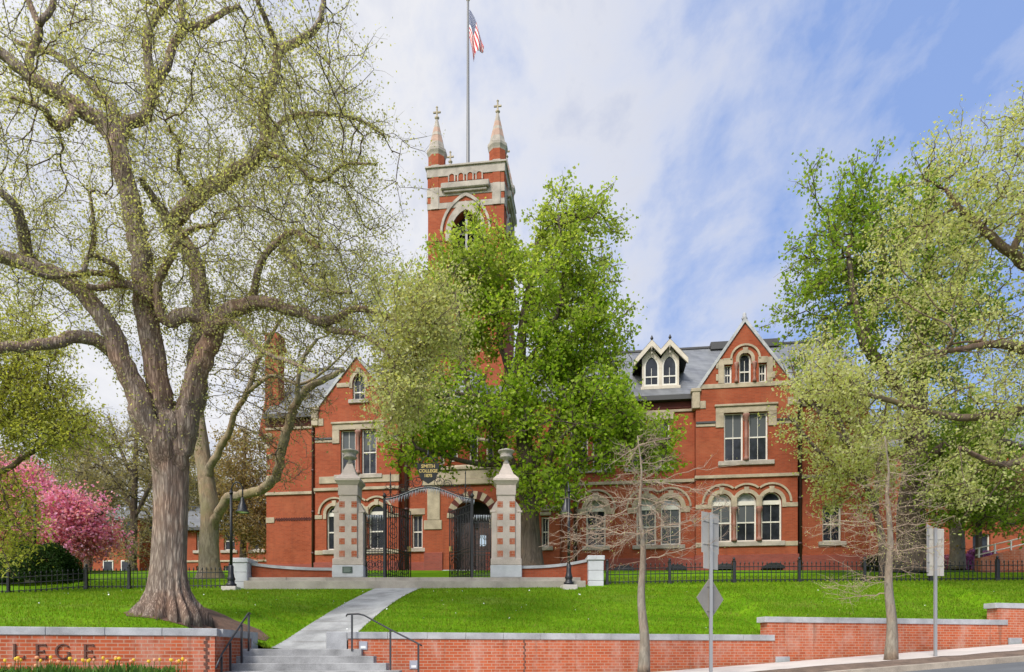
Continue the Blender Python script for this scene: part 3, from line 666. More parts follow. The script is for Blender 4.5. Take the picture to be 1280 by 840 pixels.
# --- pavilions
def pavilion(px0, px1, pcx, peak, mode):
    x0, x1, cx = S(px0), S(px1), S(pcx); holes = []; zb = Z['gband']
    xm = (x0+x1)/2 if mode == 'left' else cx
    if mode == 'right':
        cs = [S(902), S(933), S(964.5)]; w = 1.04
        for i, c in enumerate(cs):
            o, f = window(hall, 'round', c, w, Z['sill'], Z['spring'], 0, False, transom=True, tympanum=('pale_glass' if i < 2 else None), blind=(.5 if i < 2 else 0)); arch_trim(hall, f, c, w, Z['spring'], 0, .2, sp=(i and c-cs[i-1], i < 2 and cs[i+1]-c)); holes.append(o)
    else:
        cs = [S(418), S(445), S(471)]; w = .95
        for i, c in enumerate(cs):
            o, f = window(hall, 'round', c, w, Z['sill'], Z['spring'], 0, False, transom=True); arch_trim(hall, f, c, w, Z['spring'], 0, .18, sp=(i and c-cs[i-1], i < 2 and cs[i+1]-c)); holes.append(o)
    for a, b in zip(cs, cs[1:]): colonnette(hall, (a+b)/2, -.06, Z['sill'], Z['spring']-.26)
    c2 = [S(917), S(948)] if mode == 'right' else [S(435), S(461)]
    for c in c2:
        w = .98 if mode == 'right' else .88
        o, f = window(hall, 'rect', c, w, Z['sill2'], Z['top2'], 0, False, blind=.5 if mode == 'right' else .45); holes.append(o)
    c = sum(c2)/2; colonnette(hall, c, -.05, Z['sill2'], Z['top2']-.1, .09)
    hw = (c2[1]-c2[0])/2+.5; sx = .42
    m_ = MB(); m_.bbox(c-hw-sx, c+hw+sx, -.06, .05, Z['top2']+.004, Z['lint'], .012); m_.bbox(c-hw-sx-.06, c+hw+sx+.06, -.14, .05, Z['lint']+.003, Z['lint']+.12, .02)
    for sg in (-1, 1): m_.bbox(*sorted((c+sg*(hw+.002), c+sg*(hw+sx))), -.06, .05, Z['thin']-.25, Z['top2'], .012)
    m_.bbox(c-.13, c+.13, -.055, .05, Z['top2']-.42, Z['top2'], .01)
    m_.build('lintel', M['stone'], hall)
    MB().bbox(c-hw-.3, c+hw+.3, -.12, .1, Z['sill2']-.24, Z['sill2']-.002, .02).build('sill', M['pale_stone'], hall)
    # gable windows
    gz = zb+.13
    if mode == 'right':
        gs = [('round', S(931.5), .62, gz, gz+1.25), ('rect', S(910), .40, gz, gz+.98), ('rect', S(953.5), .40, gz, gz+.98)]
    else: gs = [('pointed', S(448.5), .74, gz+.12, gz+1.05)]
    for k, gx, w, z0, z1 in gs:
        o, f = window(hall, k, gx, w, z0, z1, 0, mode == 'left'); holes.append(o)
        if k != 'rect': arch_trim(hall, f, gx, w, z1, 0, .17, mode == 'right', kind=k)
    if mode == 'right':
        m_ = MB(); g0, g1 = S(910), S(953.5); zt = gz+.98
        for sg, g in ((-1, g0), (1, g1)):
            m_.bbox(g-.24, g+.24, -.05, .03, zt+.004, zt+.34, .01); m_.bbox(*sorted((g+sg*.203, g+sg*.5)), -.05, .03, gz, zt+.30, .01); m_.bbox(*sorted((g+sg*.503, g+sg*.62)), -.05, .03, gz+.15, gz+.5, .01); m_.bbox(*sorted((g+sg*.503, g+sg*.62)), -.05, .03, gz+.8, gz+1.1, .01)
        m_.build('window_surround', M['stone'], hall)
        for sg in (-1, 1): colonnette(hall, S(931.5)+sg*.46, -.05, gz, gz+1.05, .06)
    slope = (peak-zb+.35)/((x1-x0)/2); pk = xm
    outer = [(x0, ZG-1), (x1, ZG-1), (x1, zb-.35), (pk, peak), (x0, zb-.35)]
    m_ = MB(); m_.holed(outer, holes, 0, .24)
    for x in (x0, x1): m_.add([(x, 0, ZG-1), (x, YM+.05, ZG-1), (x, YM+.05, zb-.35), (x, 0, zb-.35)], [(0, 1, 2, 3)])
    m_.build('pavilion_wall', M['hall_brick'], hall)
    # roof of the gable
    rb = MB(); yb = 5.6
    for sg, xe in ((-1, x0-.12), (1, x1+.12)): rb.add([(xe, .12, zb-.42), (pk, .12, peak+.03), (pk, yb, peak+.03), (xe, yb, zb-.42)], [(0, 1, 2, 3)])
    rb = rb.build('gable_roof', M['slate'], hall)
    cp = MB()
    for sg, xe in ((-1, x0-.1), (1, x1+.1)):
        cp.prism([(xe, zb-.48), (xe, zb-.22), (pk, peak+.30), (pk, peak+.05)] if sg < 0 else [(xe, zb-.22), (xe, zb-.48), (pk, peak+.05), (pk, peak+.30)], -.09, .26)
    cp.build('gable_coping', M['granite'], hall)
    MB().lathe([(.12, 0), (.16, .1), (.09, .2), (.1, .34), (.02, .42)], pk, .08, peak+.2, 8).build('finial', M['granite'], hall)
    for x, sg in ((x0, 1), (x1, -1)):
        cn = MB(); cn.bbox(x-.2, x+.2, -.12, .3, zb-1.15, zb-.25, .03); cn.bbox(x-.26, x+.26, -.16, .32, zb-.28, zb-.08, .03)
        cn.bbox(*sorted((x+sg*.203, x+sg*.5)), -.05, .03, zb-1.15, zb-.75, .01); cn.build('corbel', M['stone'], hall)
    if mode == 'right':
        g0, g1 = S(901.5), S(962); m_ = MB(); 
        m_.bbox(x0+.25, x1-.25, -.05, .03, zb-.12, zb+.12, .012); m_.build('gable_band', M['stone'], hall)
    else:
        c = S(448.5); MB().bbox(c-1.3, c-.45, -.05, .03, gz+.85, gz+1.1, .01).build('gable_band', M['stone'], hall); MB().bbox(c+.45, c+1.3, -.05, .03, gz+.85, gz+1.1, .01).build('gable_band', M['stone'], hall)
    # bands
    for nm, z0, z1, d, m in (('string_course', Z['string']-.10, Z['string']+.07, .1, 'stone'), ('plinth', ZG-1, Z['plinth'], .1, 'plinth_brick')):
        ln(nm, x0-.06, x1+.06, z0, z1, 0, d, m, .3)
    xa, xb = c-hw-sx-.08, c+hw+sx+.08
    c = sum(c2)/2
    for a, b in ((x0, c-hw-sx-.01), (c+hw+sx+.01, x1)):
        ln('thin_band', a, b, Z['thin']-.17, Z['thin']-.02, 0, .045); ln('thin_ledge', a, b, Z['thin']-.015, Z['thin']+.10, 0, .09, 'gutter')
    a, b = cs[0]-.52, cs[-1]+.52
    m_ = MB(); m_.bbox(a-.15, b+.15, -.1, .06, Z['sill']-.26, Z['sill']-.003, .02); m_.build('sill', M['pale_stone'], hall)
    for q0, q1 in ((x0-.01, a-.16), (b+.16, x1+.01)): ln('sill_band', q0, q1, Z['sill']-.27, Z['sill']-.02, 0, .04)
    for q0, q1 in ((x0-.01, a-.20), (b+.20, x1+.01)): ln('spring_band', q0, q1, Z['spring']-.28, Z['spring']-.05, 0, .045)
    for a_, b_ in zip(cs, cs[1:]): q = (a_+b_)/2; MB().bbox(q-.15, q+.15, -.12, .06, Z['spring']-.24, Z['spring']+.35, .02).build('impost', M['stone'], hall)
    if mode == 'left': ln('sill_course', x0+.25, x1+.05, Z['string']+.32, Z['string']+.72, 0, .06)
pavilion(870, 997, 931, 17.45, 'right')
pavilion(394, 498, 449, 16.8, 'left')
# --- double dormer
yd = 1.25; dx0, dx1 = S(803, yd), S(848, yd); dc = (dx0+dx1)/2; dz = 14.72
dm = MB(); dm.box(dx0, dx1, yd+.02, yd+4, dz-.5, 16.4); dm = dm.build('dormer', M['gutter'], hall)
hw = (dx1-dx0)/4; holes = []
for sg in (-1, 1):
    c = dc+sg*hw; o, f = window(dm, 'pointed', c, .80, dz+.12, dz+1.15, yd-.1, False, gap=.06); holes.append(o)
front = [(dx0-.02, dz-.1), (dx1+.02, dz-.1), (dx1+.02, 16.35), (dc+hw, 17.0), (dc, 16.3), (dc-hw, 17.0), (dx0-.02, 16.35)]
MB().holed(front, holes, yd-.1, .12).build('dormer_front', M['cream_paint'], dm)
MB().bbox(dx0-.1, dx1+.1, yd-.22, yd-.105, dz-.12, dz+.06, .02).build('sill', M['cream_paint'], dm)
bb = MB(); rf = MB()
for sg in (-1, 1):
    c = dc+sg*hw; e = hw+.42 if sg < 0 else hw
    for s2 in (-1, 1):
        ext = hw+.48 if s2 == sg else hw
        ze = 17.25-ext*1.12; a = [(c, 17.25), (c+s2*ext, ze), (c+s2*ext, ze-.30), (c, 16.93)]
        bb.prism(a if s2 < 0 else a[::-1], yd-.42, yd-.30)
        rf.add([(c, yd-.40, 17.28), (c+s2*ext, yd-.40, ze+.03), (c+s2*ext, yd+4, ze+.03), (c, yd+4, 17.28)], [(0, 1, 2, 3)])
    bb.bbox(c-.03, c+.03, yd-.41, yd-.32, 16.5, 16.95, .01)
    for q in (-.14, 0, .14): bb.prism([(c+q-.035, 16.62), (c+q+.035, 16.62), (c+q, 16.62+(.24 if q == 0 else .12))], yd-.45, yd-.425, 1)
bb.build('bargeboard', [M['cream_paint'], M['dark_void']], dm); rf.build('dormer_roof', M['slate'], dm)
MB().lathe([(.05, 0), (.09, .08), (.02, .24)], dc-hw, yd-.36, 17.27, 8).lathe([(.05, 0), (.09, .08), (.02, .24)], dc+hw, yd-.36, 17.27, 8).build('finial', M['gutter'], dm)
# --- centre: porch, bow window with its roof, right bay
yp = -1.2; p0, p1 = S(531, yp), S(626, yp); ac = S(591, yp); aw = 2.0; zt = 9.35
arch = outl('round', ac, aw, ZG, 7.35, 0, 16)
m_ = MB(); m_.holed(rect(p0, p1, ZG-1, zt+.2), [arch], yp, .7)
for x in (p0, p1): m_.add([(x, yp, ZG-1), (x, YM, ZG-1), (x, YM, zt+.2), (x, yp, zt+.2)], [(0, 1, 2, 3)])
pc = m_.build('porch', M['hall_brick'], hall)
a = arch[1:]+[arch[0]]; m_ = MB(); n = 16
for i in range(n):                                             # alternating voussoirs
    q0, q1 = PI*i/n, PI*(i+1)/n; r0, r1 = aw/2+.004, aw/2+.42
    m_.prism([(ac+r0*math.cos(q0), 7.35+r0*math.sin(q0)), (ac+r1*math.cos(q0), 7.35+r1*math.sin(q0)), (ac+r1*math.cos(q1), 7.35+r1*math.sin(q1)), (ac+r0*math.cos(q1), 7.35+r0*math.sin(q1))], yp-.04, yp+.05, i % 2)
m_.build('voussoirs', [M['dark_brick'], M['stone']], pc)
m_ = MB(); m_.bbox(p0-.05, p0+.95, yp-.06, yp+.04, 6.75, 7.25, .02); m_.bbox(p0+.15, p0+.85, yp-.06, yp+.04, 7.26, 9.1, .02); m_.bbox(p1-.6, p1+.05, yp-.06, yp+.04, 6.75, 7.25, .02)
m_.bbox(p0-.1, p1+.1, yp-.14, yp+.3, zt-.25, zt+.05, .03); m_.bbox(p0-.05, p1+.05, yp-.08, yp+.3, zt+.053, zt+.55, .02); m_.bbox(p0-.12, p1+.12, yp-.16, YM, zt+.553, zt+.75, .03)
m_.build('porch_stone', M['stone'], pc)
m_ = MB(); m_.bbox(p0-.03, p0+1.0, yp-.09, yp+.03, ZG-1, 5.5, .02); m_.build('porch_base', M['plinth_brick'], pc); MB().bbox(p1-.8, p1+.03, yp-.09, yp+.03, ZG-1, 5.5, .02).build('porch_base', M['plinth_brick'], pc)
MB().box(ac-aw/2-.1, ac+aw/2+.1, yp+.72, yp+.78, ZG, 8.6).build('doorway_shade', M['dark_void'], pc)  # near-black sheet: the shadow inside the doorway, put in as colour
dd = MB()
for sg in (-1, 1): dd.bbox(*sorted((ac+sg*.02, ac+sg*.95)), yp+.64, yp+.71, ZG, 7.2, .02)
dd = dd.build('door', M['door_wood'] if 'door_wood' in M else M['downpipe'], pc)
MB().bbox(ac+.28, ac+.62, yp+.62, yp+.636, 5.9, 6.5, .003).build('notice', M['sign_paper'], dd)
MB().lathe([(.09, 0), (.13, .1), (.13, .32), (.05, .42)], ac, yp+.4, 7.1, 10).build('lantern', M['iron'], pc)
bcx, byy, br = S(584, .4), 1.2, 1.75                           # bow
m_ = MB(); m_.lathe([(br, 0), (br, 3.0)], bcx, byy, 10.1, 24); bw = m_.build('bow_wall', M['hall_brick'], hall)
m_ = MB(); m_.lathe([(br+.05, 0), (br+.05, .3)], bcx, byy, 12.6, 24); m_.lathe([(br+.05, 0), (br+.05, .2)], bcx, byy, 11.7, 24); m_.lathe([(br+.08, 0), (br+.12, .25)], bcx, byy, 10.1, 24); m_.build('bow_bands', M['stone'], bw)
MB().lathe([(br+.1, 0), (br+.28, .1), (br+.3, .25), (br+.25, .3)], bcx, byy, 13.1, 24).build('bow_gutter', M['gutter'], bw)
MB().lathe([(br+.22, 0), (.7, 2.6)], bcx, byy, 13.38, 24).build('bow_roof', M['slate'], bw)
for q in (-50, -18, 18, 50):
    a_ = R(-90+q); o = MB(); o.box(-.22, .22, -.04, .02, 0, 1.5); o = o.build('window', M['pale_stone'], hall, (bcx+br*math.cos(a_), byy+br*math.sin(a_), 10.6), a_+PI/2)
    MB().box(-.15, .15, -.06, -.041, .08, 1.42).build('pane', M['glass'], o)
rb0, rb1 = S(626, .3), S(700, .3)
o, f = window(hall, 'rect', S(681.5, .3), .42, Z['sill'], Z['sill']+1.65, .3)
m_ = MB(); m_.holed(rect(rb0, rb1, ZG-1, Z['eave']), [o], .3, .24); m_.add([(rb1, .3, ZG-1), (rb1, YM, ZG-1), (rb1, YM, Z['eave']), (rb1, .3, Z['eave'])], [(0, 1, 2, 3)]); m_.build('wall', M['hall_brick'], hall)
m_ = MB(); m_.bbox(rb0, rb1+.05, .2, .35, Z['string']-.1, Z['string']+.07, .02); m_.bbox(S(676, .3), S(702, .3), .2, .35, 7.9, 8.2, .02); m_.bbox(S(676, .3), S(702, .3), .22, .35, 8.9, 9.2, .02); m_.bbox(S(675, .3), S(689, .3), .22, .35, 7.65, 7.85, .02); m_.build('stone_bands', M['stone'], hall)
for px, y, w in ((391, YM-.12, .075), (719, YM-.12, .10), (1000, YM-.14, .10), (508, YM-.1, .12)):
    x = S(px, y); m_ = MB(); m_.tube([(x, y, ZG), (x, y, Z['eave']-.5), (x, y-.15, Z['eave']-.2), (x, y-.15, Z['eave'])], w, 8)
    for z in (5.8, 8.2, 10.6, 12.8): m_.lathe([(w*1.3, 0), (w*1.3, .12)], x, y, z, 8)
    m_.build('downpipe', M['downpipe'], hall)
for px in (905, 966, 845, 780):                                # black arched grilles of the basement lights
    x = S(px, -.35); m_ = MB(); m_.prism([(x-.55, ZG+.02), (x+.55, ZG+.02), (x+.50, ZG+.16), (x+.22, ZG+.30), (x-.22, ZG+.30), (x-.50, ZG+.16)], -.6, -.1); m_.build('basement_light', M['iron'], hall)
# ------------------------------------------------------------------ bell tower
ty = 2.5; tx0, tx1 = S(535, ty), S(630, ty); tw = tx1-tx0; tcx = (tx0+tx1)/2; tcy = ty+tw/2
def TZ(py): return (HY-py)*Dd(tcx, ty)/F
tower = thing('bell_tower', 'square brick tower with stone bands and four pinnacles above the hall roof', 'tower', (0, D0, 0), -TH)
def around(mb, fn):
    """add what fn draws on the front face to all four faces"""
    for k in range(4):
        q = MB(); fn(q); ca, sa = math.cos(k*PI/2), math.sin(k*PI/2); v = []
        for x, y, z in q.v:
            dx, dy = x-tcx, y-tcy; v.append((tcx+dx*ca-dy*sa, tcy+dx*sa+dy*ca, z))
        b = len(mb.v); mb.v.extend(v)
        for f_, m2, s2 in zip(q.f, q.m, q.sm): mb.f.append([b+i for i in f_]); mb.m.append(m2); mb.sm.append(s2)
bel = outl('pointed', tcx, 1.75, TZ(337), TZ(290), 0, 14)
m_ = MB(); around(m_, lambda q: q.holed(rect(tx0, tx1, ZG, TZ(250)), [bel], ty, .55)); m_.build('shaft', M['hall_brick'], tower)
MB().box(tx0+.56, tx1-.56, ty+.56, ty+tw-.56, ZG, TZ(250)-.2).build('belfry_shade', M['dark_void'], tower)  # near-black box behind the louvres, its colour standing in for the belfry's shade
m_ = MB()
def bf(q):
    for i in range(7):
        z = lerp(TZ(335), TZ(282), i/7); q.add([(tcx-.8, ty+.28, z), (tcx+.8, ty+.28, z), (tcx+.8, ty+.5, z+.22), (tcx-.8, ty+.5, z+.22)], [(0, 1, 2, 3)])
    q.box(tcx-.07, tcx+.07, ty+.2, ty+.3, TZ(337), TZ(268)+.2)
around(m_, bf); m_.build('louvres', M['pole_metal'], tower)
m_ = MB()
def tf(q):
    a = outl('pointed', tcx, 1.75, TZ(300), TZ(290), .004, 14); b = outl('pointed', tcx, 1.75, TZ(300), TZ(290), .34, 14)
    q.ring(a[1:]+a[:1], b[1:]+b[:1], ty-.06, ty+.1, closed=False)
    a = outl('pointed', tcx, 1.75, TZ(300), TZ(290), .52, 14); b = outl('pointed', tcx, 1.75, TZ(300), TZ(290), .66, 14)
    q.ring(a[2:], b[2:], ty-.1, ty+.1, closed=False)
    q.bbox(tcx-1.2, tcx+1.2, ty-.14, ty+.1, TZ(340), TZ(336), .02); q.bbox(tx0-.03, tx1+.03, ty-.06, ty+.1, TZ(378), TZ(373), .02)
    q.lathe([(.26, 0), (.20, .1)], 0, 0, 0, 16)
    for i in range(len(q.v)-32, len(q.v)): x, y, z = q.v[i]; q.v[i] = (tcx+x, ty-.02-z, TZ(405)+y)
around(m_, tf); m_.build('tower_stone', M['pale_stone'], tower)
hwt = tw/2
def band(name, ya, yb, g, m): MB().bbox(tcx-hwt-g, tcx+hwt+g, tcy-hwt-g, tcy+hwt+g, TZ(ya), TZ(yb)-.003, .015).build(name, M[m], tower)
band('stone_band', 259, 251.5, .04, 'pale_stone'); band('brick_band', 251.4, 243.6, .02, 'hall_brick'); band('stone_band', 243.5, 232, .05, 'pale_stone'); band('brick_band', 231.9, 219, .02, 'hall_brick'); band('parapet', 218.9, 208, .07, 'pale_stone'); band('parapet_coping', 208, 205.5, .16, 'pale_stone')
m_ = MB(); around(m_, lambda q: q.bbox(tcx-1.45, tcx+1.45, ty-.32, ty+.02, TZ(238), TZ(230), .05)); around(m_, lambda q: q.bbox(tcx-1.3, tcx+1.3, ty-.2, ty+.02, TZ(241), TZ(238.1), .03)); m_.build('ledge', M['pale_stone'], tower)
m_ = MB()
def nf(q):
    for i in range(4):
        x = tcx+(i-1.5)*.55; o = outl('round', x, .30, TZ(227), TZ(220.5), 0, 8); q.prism(o, ty-.09, ty+.02, 0); b = outl('round', x, .30, TZ(227), TZ(220.5), .07, 8); q.ring(o, b, ty-.13, ty+.02, 1)
around(m_, nf); m_.build('niches', [M['hall_brick'], M['pale_stone']], tower)
pr = .52
for k, (sx_, sy_) in enumerate(((-1, -1), (1, -1), (-1, 1), (1, 1))):
    cx, cy = tcx+sx_*(hwt-.44), tcy+sy_*(hwt-.44); zb = TZ(259)
    d = MB(); z = [TZ(q) for q in (259, 244, 232, 219, 205, 189, 181)]
    o8 = PI/8
    for qa, qb, qm in ((0, 1, 1), (1, 2, 1), (2, 3, 0)): d.lathe([(pr+.02+.02*(qm == 1), 0), (pr+.02+.02*(qm == 1), z[qb]-z[qa]-.004)], cx, cy, z[qa], 8, qm, False, o8)
    d.lathe([(pr+.02, 0), (pr+.02, z[4]-z[3]-.2)], cx, cy, z[3], 8, 0, False, o8); d.lathe([(pr+.03, 0), (pr+.08, .08), (pr+.08, .22), (pr, .30)], cx, cy, z[4]-.198, 8, 1, False, o8)
    d.lathe([(pr, 0), (pr, z[5]-z[4]-.104)], cx, cy, z[4]+.104, 8, 0, False, o8); d.lathe([(pr, 0), (pr+.03, .10), (pr+.10, .24), (pr+.10, .40), (pr+.01, .50)], cx, cy, z[5], 8, 1, False, o8)
    zs = z[5]+.50; zt_ = TZ(138); hh = zt_-zs
    for a, b, mi in ((0, .18, 1), (.18, .42, 2), (.42, .52, 1), (.52, .70, 2), (.70, 1, 1)):
        d.lathe([(lerp(pr-.01, .07, a), 0), (lerp(pr-.01, .07, b), hh*(b-a))], cx, cy, zs+hh*a, 8, mi, False, o8)
    pn = d.build('pinnacle', [M['hall_brick'], M['pale_stone'], M['pin_brick']], tower)
    c = MB(); c.lathe([(.07, 0), (.15, .1), (.08, .2)], cx, cy, zt_-.02, 8); zc = zt_+.18
    c.bbox(cx-.045, cx+.045, cy-.045, cy+.045, zc, zc+.5, .012); c.bbox(cx-.23, cx-.046, cy-.045, cy+.045, zc+.18, zc+.28, .012); c.bbox(cx+.046, cx+.23, cy-.045, cy+.045, zc+.18, zc+.28, .012); c.lathe([(.04, 0), (.08, .06), (.02, .14)], cx, cy, zc+.48, 8)
    c.build('cross', M['stone'], pn)
def tworld(x, y, z): return Vector((x*cT+y*sT, D0-x*sT+y*cT, z))
fx = S(585, tcy); fb = tworld(fx, tcy, TZ(212)); fD = fb.y; ft = (HY-1)*fD/F
fp = thing('flagpole', 'tall grey flagpole rising from the tower roof', 'flagpole', fb)
MB().lathe([(.11, -.3), (.11, 1), (.07, ft-fb.z)], 0, 0, 0, 10).build('pole', M['pole_metal'], fp)
MB().lathe([(.02, 0), (.12, .06), (.14, .14), (.1, .22), (.02, .28)], 0, 0, ft-fb.z, 12).build('finial', M['gold'], fp)
# limp flag: rows along the fly, folded together towards the pole
nu, nv = 44, 16; vs = []; uvs = []
top = (HY-13)*fD/F; 
for i in range(nu+1):
    u = i/nu
    for j in range(nv+1):
        v = j/nv
        hoist = top-(1-v)*1.75
        bx_ = .09+1.02*(u**.8)*(.30+.70*v)*.85; sag = 2.35*u**1.15*(.35+.65*v)+.55*u*(1-v)
        fold = .17*u**.5*math.sin(9*v+7*u)*(.4+u); 
        vs.append((fb.x+bx_-.10*u*math.sin(6*v), fb.y-.06+fold, hoist-sag)); uvs.append((u, v))
me = bpy.data.meshes.new('flag'); me.from_pydata(vs, [], [(i*(nv+1)+j, (i+1)*(nv+1)+j, (i+1)*(nv+1)+j+1, i*(nv+1)+j+1) for i in range(nu) for j in range(nv)])
ul = me.uv_layers.new(name='UVMap')
for l in me.loops: ul.data[l.index].uv = uvs[l.vertex_index]
me.polygons.foreach_set('use_smooth', [True]*len(me.polygons)); me.materials.append(M['flag_cloth'])
fo = bpy.data.objects.new('flag', me); COL.objects.link(fo); tag(fo, 'striped red, white and blue flag hanging limp from the flagpole', 'flag')
so = fo.modifiers.new('cloth', 'SOLIDIFY'); so.thickness = .006
# ------------------------------------------------------------------ gate
DG = 26.0; K = F/DG
def gx(px): return (px-HX)/K
def gz(py): return (HY-py)/K
def pier(pcx, label, plaque):
    x = gx(pcx); t = thing('gate_pier', label, 'gate pier', (x, DG+.35, zg))
    h = lambda py: gz(py)-zg
    m_ = MB(); m_.bbox(-.60, .60, -.40, .40, 0, h(706.5), .02); m_.build('base', M['pier_base'], t)
    m_ = MB(); m_.bbox(-.59, .59, -.385, .385, h(706.4), h(698), .02)
    hw = .345; ys = .345; m_.bbox(-hw, hw, -ys, ys, h(697.9), h(619), .012)
    for sg in (-1, 1):
        m_.bbox(*sorted((sg*(hw+.002), sg*.56)), -.28, .28, h(697.9), h(640), .012)
        pts = [(sg*(hw+.001), h(639.9)), (sg*.57, h(639.9)), (sg*.56, h(636)), (sg*.50, h(632)), (sg*.42, h(628)), (sg*(hw+.001), h(625))]
        m_.prism(pts if sg > 0 else pts[::-1], -.26, .26); m_.bbox(*sorted((sg*.40, sg*.62)), -.29, .29, h(640), h(637.5), .012)
    m_.build('shaft', M['pier_stone'], t)
    m_ = MB()
    for i in range(5):
        zc = h(630.5+i*15.4)
        for sg in (-1, 1): m_.box(*sorted((sg*.125, sg*.335)), -ys-.006, -ys+.03, zc-.115, zc+.115); m_.box(*sorted((sg*(hw-.03), sg*(hw+.008))), -.20, -.02, zc-.115, zc+.115)
    m_.build('brickwork', M['wall_brick'], t)
    m_ = MB(); m_.bbox(-hw-.03, hw+.03, -hw-.03, hw+.03, h(619), h(606), .012); m_.frustum(0, 0, h(606)+.002, h(602), .38, .38, .46, .46); m_.bbox(-.49, .49, -.49, .49, h(602)+.001, h(598), .02)
    m_.frustum(0, 0, h(598)+.002, h(593), .46, .46, .33, .33); m_.frustum(0, 0, h(593)+.002, h(585), .30, .30, .20, .20); m_.frustum(0, 0, h(585)+.001, h(577), .20, .20, .10, .10); m_.build('cap', M['pier_stone'], t)
    u = [(.09, 0), (.14, .03), (.09, .10), (.08, .2), (.14, .27), (.25, .31), (.26, .36), (.22, .44), (.25, .56), (.30, .62), (.33, .66), (.31, .70), (.18, .76), (.08, .80), (.03, .84)]
    s = (h(557)-h(577))/.84
    MB().lathe([(r, z*s) for r, z in u], 0, 0, h(577), 20).build('urn', M['urn_stone'], t)
    if plaque:
        q = MB(); q.bbox(-.20, .18, -.425, -.402, h(716.5), h(708.5), .006); q = q.build('plaque', M['bronze'], t)
        l = MB()
        for i in range(4): l.box(-.15, .12-.03*(i % 2), -.428, -.4255, h(710.2+i*1.5)-.012, h(710.2+i*1.5)+.008)
        l.build('relief', M['plaque_letters'], q)
    return t
mat('urn_stone', rough=.8, build=speck((.47, .42, .36), .3, 5))
pier(435, 'stone and brick gate pier with urn and small bronze plaque', True)
pier(632.7, 'stone and brick gate pier with urn in front of the bright green tree', False)
# wing walls with their pedestals
def wing(px0, px1, yin, yout, pedx0, pedx1, pedtop, label):
    """cap swoops up from the pier (px0) to the outer pedestal (px1)"""
    t = thing('wing_wall', label, 'wall', (gx(px0), DG+.2, zg)); ox = gx(px0)
    n = 16; top = []
    for i in range(n+1):
        q = i/n; x = gx(lerp(px0, px1, q))-ox; e = q**2.2
        top.append((x, gz(lerp(yin, yout, e))-zg))
    zb = -.9
    body = [(x, z-.11) for x, z in top]; pl = body+[(top[-1][0], zb), (top[0][0], zb)]
    MB().prism(pl, 0, .45).build('brickwork', M['hall_brick'], t)
    MB().ring(top, [(x, z-.108) for x, z in top], -.06, .5, closed=False).build('coping', M['granite'], t)
    a, b = sorted((gx(pedx0)-ox, gx(pedx1)-ox)); zt = gz(pedtop)-zg
    m_ = MB(); zc = -.9
    for i, q in enumerate((.35, .25, .25, .0)):
        z1 = zt-.18 if i == 3 else lerp(-.9, zt-.18, (i+1)/4); m_.bbox(a, b, -.35, .6, zc, z1-.006, .015); zc = z1
    m_.bbox(a-.04, b+.04, -.39, .64, zt-.18, zt, .02); m_.build('pedestal', M['pale_granite'], t)
mat('pale_granite', rough=.75, build=speck((.52, .52, .53), .14, 2))
wing(415.5, 312, 709, 702.5, 311, 291, 698, 'curved low wing wall with pedestal left of the gate')
wing(652.5, 735, 706.5, 698, 735, 754, 695, 'curved low wing wall with pedestal right of the gate')
gate = thing('entrance_gate', 'black wrought iron double gate standing open under a shield sign', 'gate', (gx(534), DG+.35, zg))
def gl(px): return gx(px)-gate.location.x
def gh(py): return gz(py)-zg
def spear(mb, x, z, y=0): mb.lathe([(.012, 0), (.028, .05), (.004, .16)], x, y, z, 6)
def ironpanel(mb, x0, x1, z0, z1, step=.14, dense=True, th=.011):
    n = max(2, round((x1-x0)/step))
    for i in range(n+1):
        x = lerp(x0, x1, i/n); r = .022 if i in (0, n) else th
        mb.tube([(x, 0, z0), (x, 0, z1)], r, 5)
    mid = z0+(z1-z0)*.36
    for z in (z0+.06, z0+.12, mid, mid+.12, z1-.30, z1-.02): mb.box(x0, x1, -.014, .014, z-.014, z+.014)
    if dense:
        rw = (x1-x0)/4
        for i in range(2):
            cx = lerp(x0, x1, .26+.48*i); cz = (z0+.12+mid)/2
            mb.loop((cx, 0, cz), rw*.86, .014); mb.loop((cx, 0, cz), rw*.45, .012)
            for a in range(6): mb.tube([(cx+rw*.45*math.cos(a*PI/3), 0, cz+rw*.45*math.sin(a*PI/3)), (cx+rw*.86*math.cos(a*PI/3+.3), 0, cz+rw*.86*math.sin(a*PI/3+.3))], .009, 4)
            for sg in (-1, 1): mb.loop((cx+sg*rw*.55, 0, z0+.22), .07, .010); mb.loop((cx+sg*rw*.55, 0, mid-.10), .07, .010); mb.loop((cx+sg*rw*.4, 0, mid+.30), .10, .011); mb.loop((cx+sg*rw*.4, 0, z1-.42), .08, .010)
            mb.loop((cx, 0, z1-.16), .10, .013); mb.loop((cx, 0, lerp(mid, z1, .45)), rw*.7, .013); mb.loop((cx, 0, lerp(mid, z1, .45)), rw*.35, .012); mb.loop((cx, 0, lerp(mid, z1, .72)), rw*.5, .012)
zb_, zl = .05, gh(641)
for nm, a, b in (('side_panel', 455, 478), ('side_panel', 590, 613)):
    m_ = MB(); ironpanel(m_, gl(a), gl(b), zb_, zl, .12); m_.build(nm, M['iron'], gate)
for px in (478.5, 589.5):
    m_ = MB(); m_.bbox(gl(px)-.05, gl(px)+.05, -.05, .05, 0, gh(620), .008); m_.lathe([(.03, 0), (.09, .08), (.02, .2)], gl(px), 0, gh(620), 8); m_.build('gate_post', M['iron'], gate)
# swinging leaves, opened inwards
for hx, ang, w in ((gl(480), 62, 1.6), (gl(588), 124, 1.7)):
    m_ = MB(); ironpanel(m_, .04, w, zb_, gh(627), .125, True, .018)
    lf = m_.build('gate_leaf', M['iron'], gate, (hx, 0, 0), R(ang))
    MB().box(w-.14, w-.05, -.05, .05, 1.25, 1.45).build('lock', M['gold'], lf)
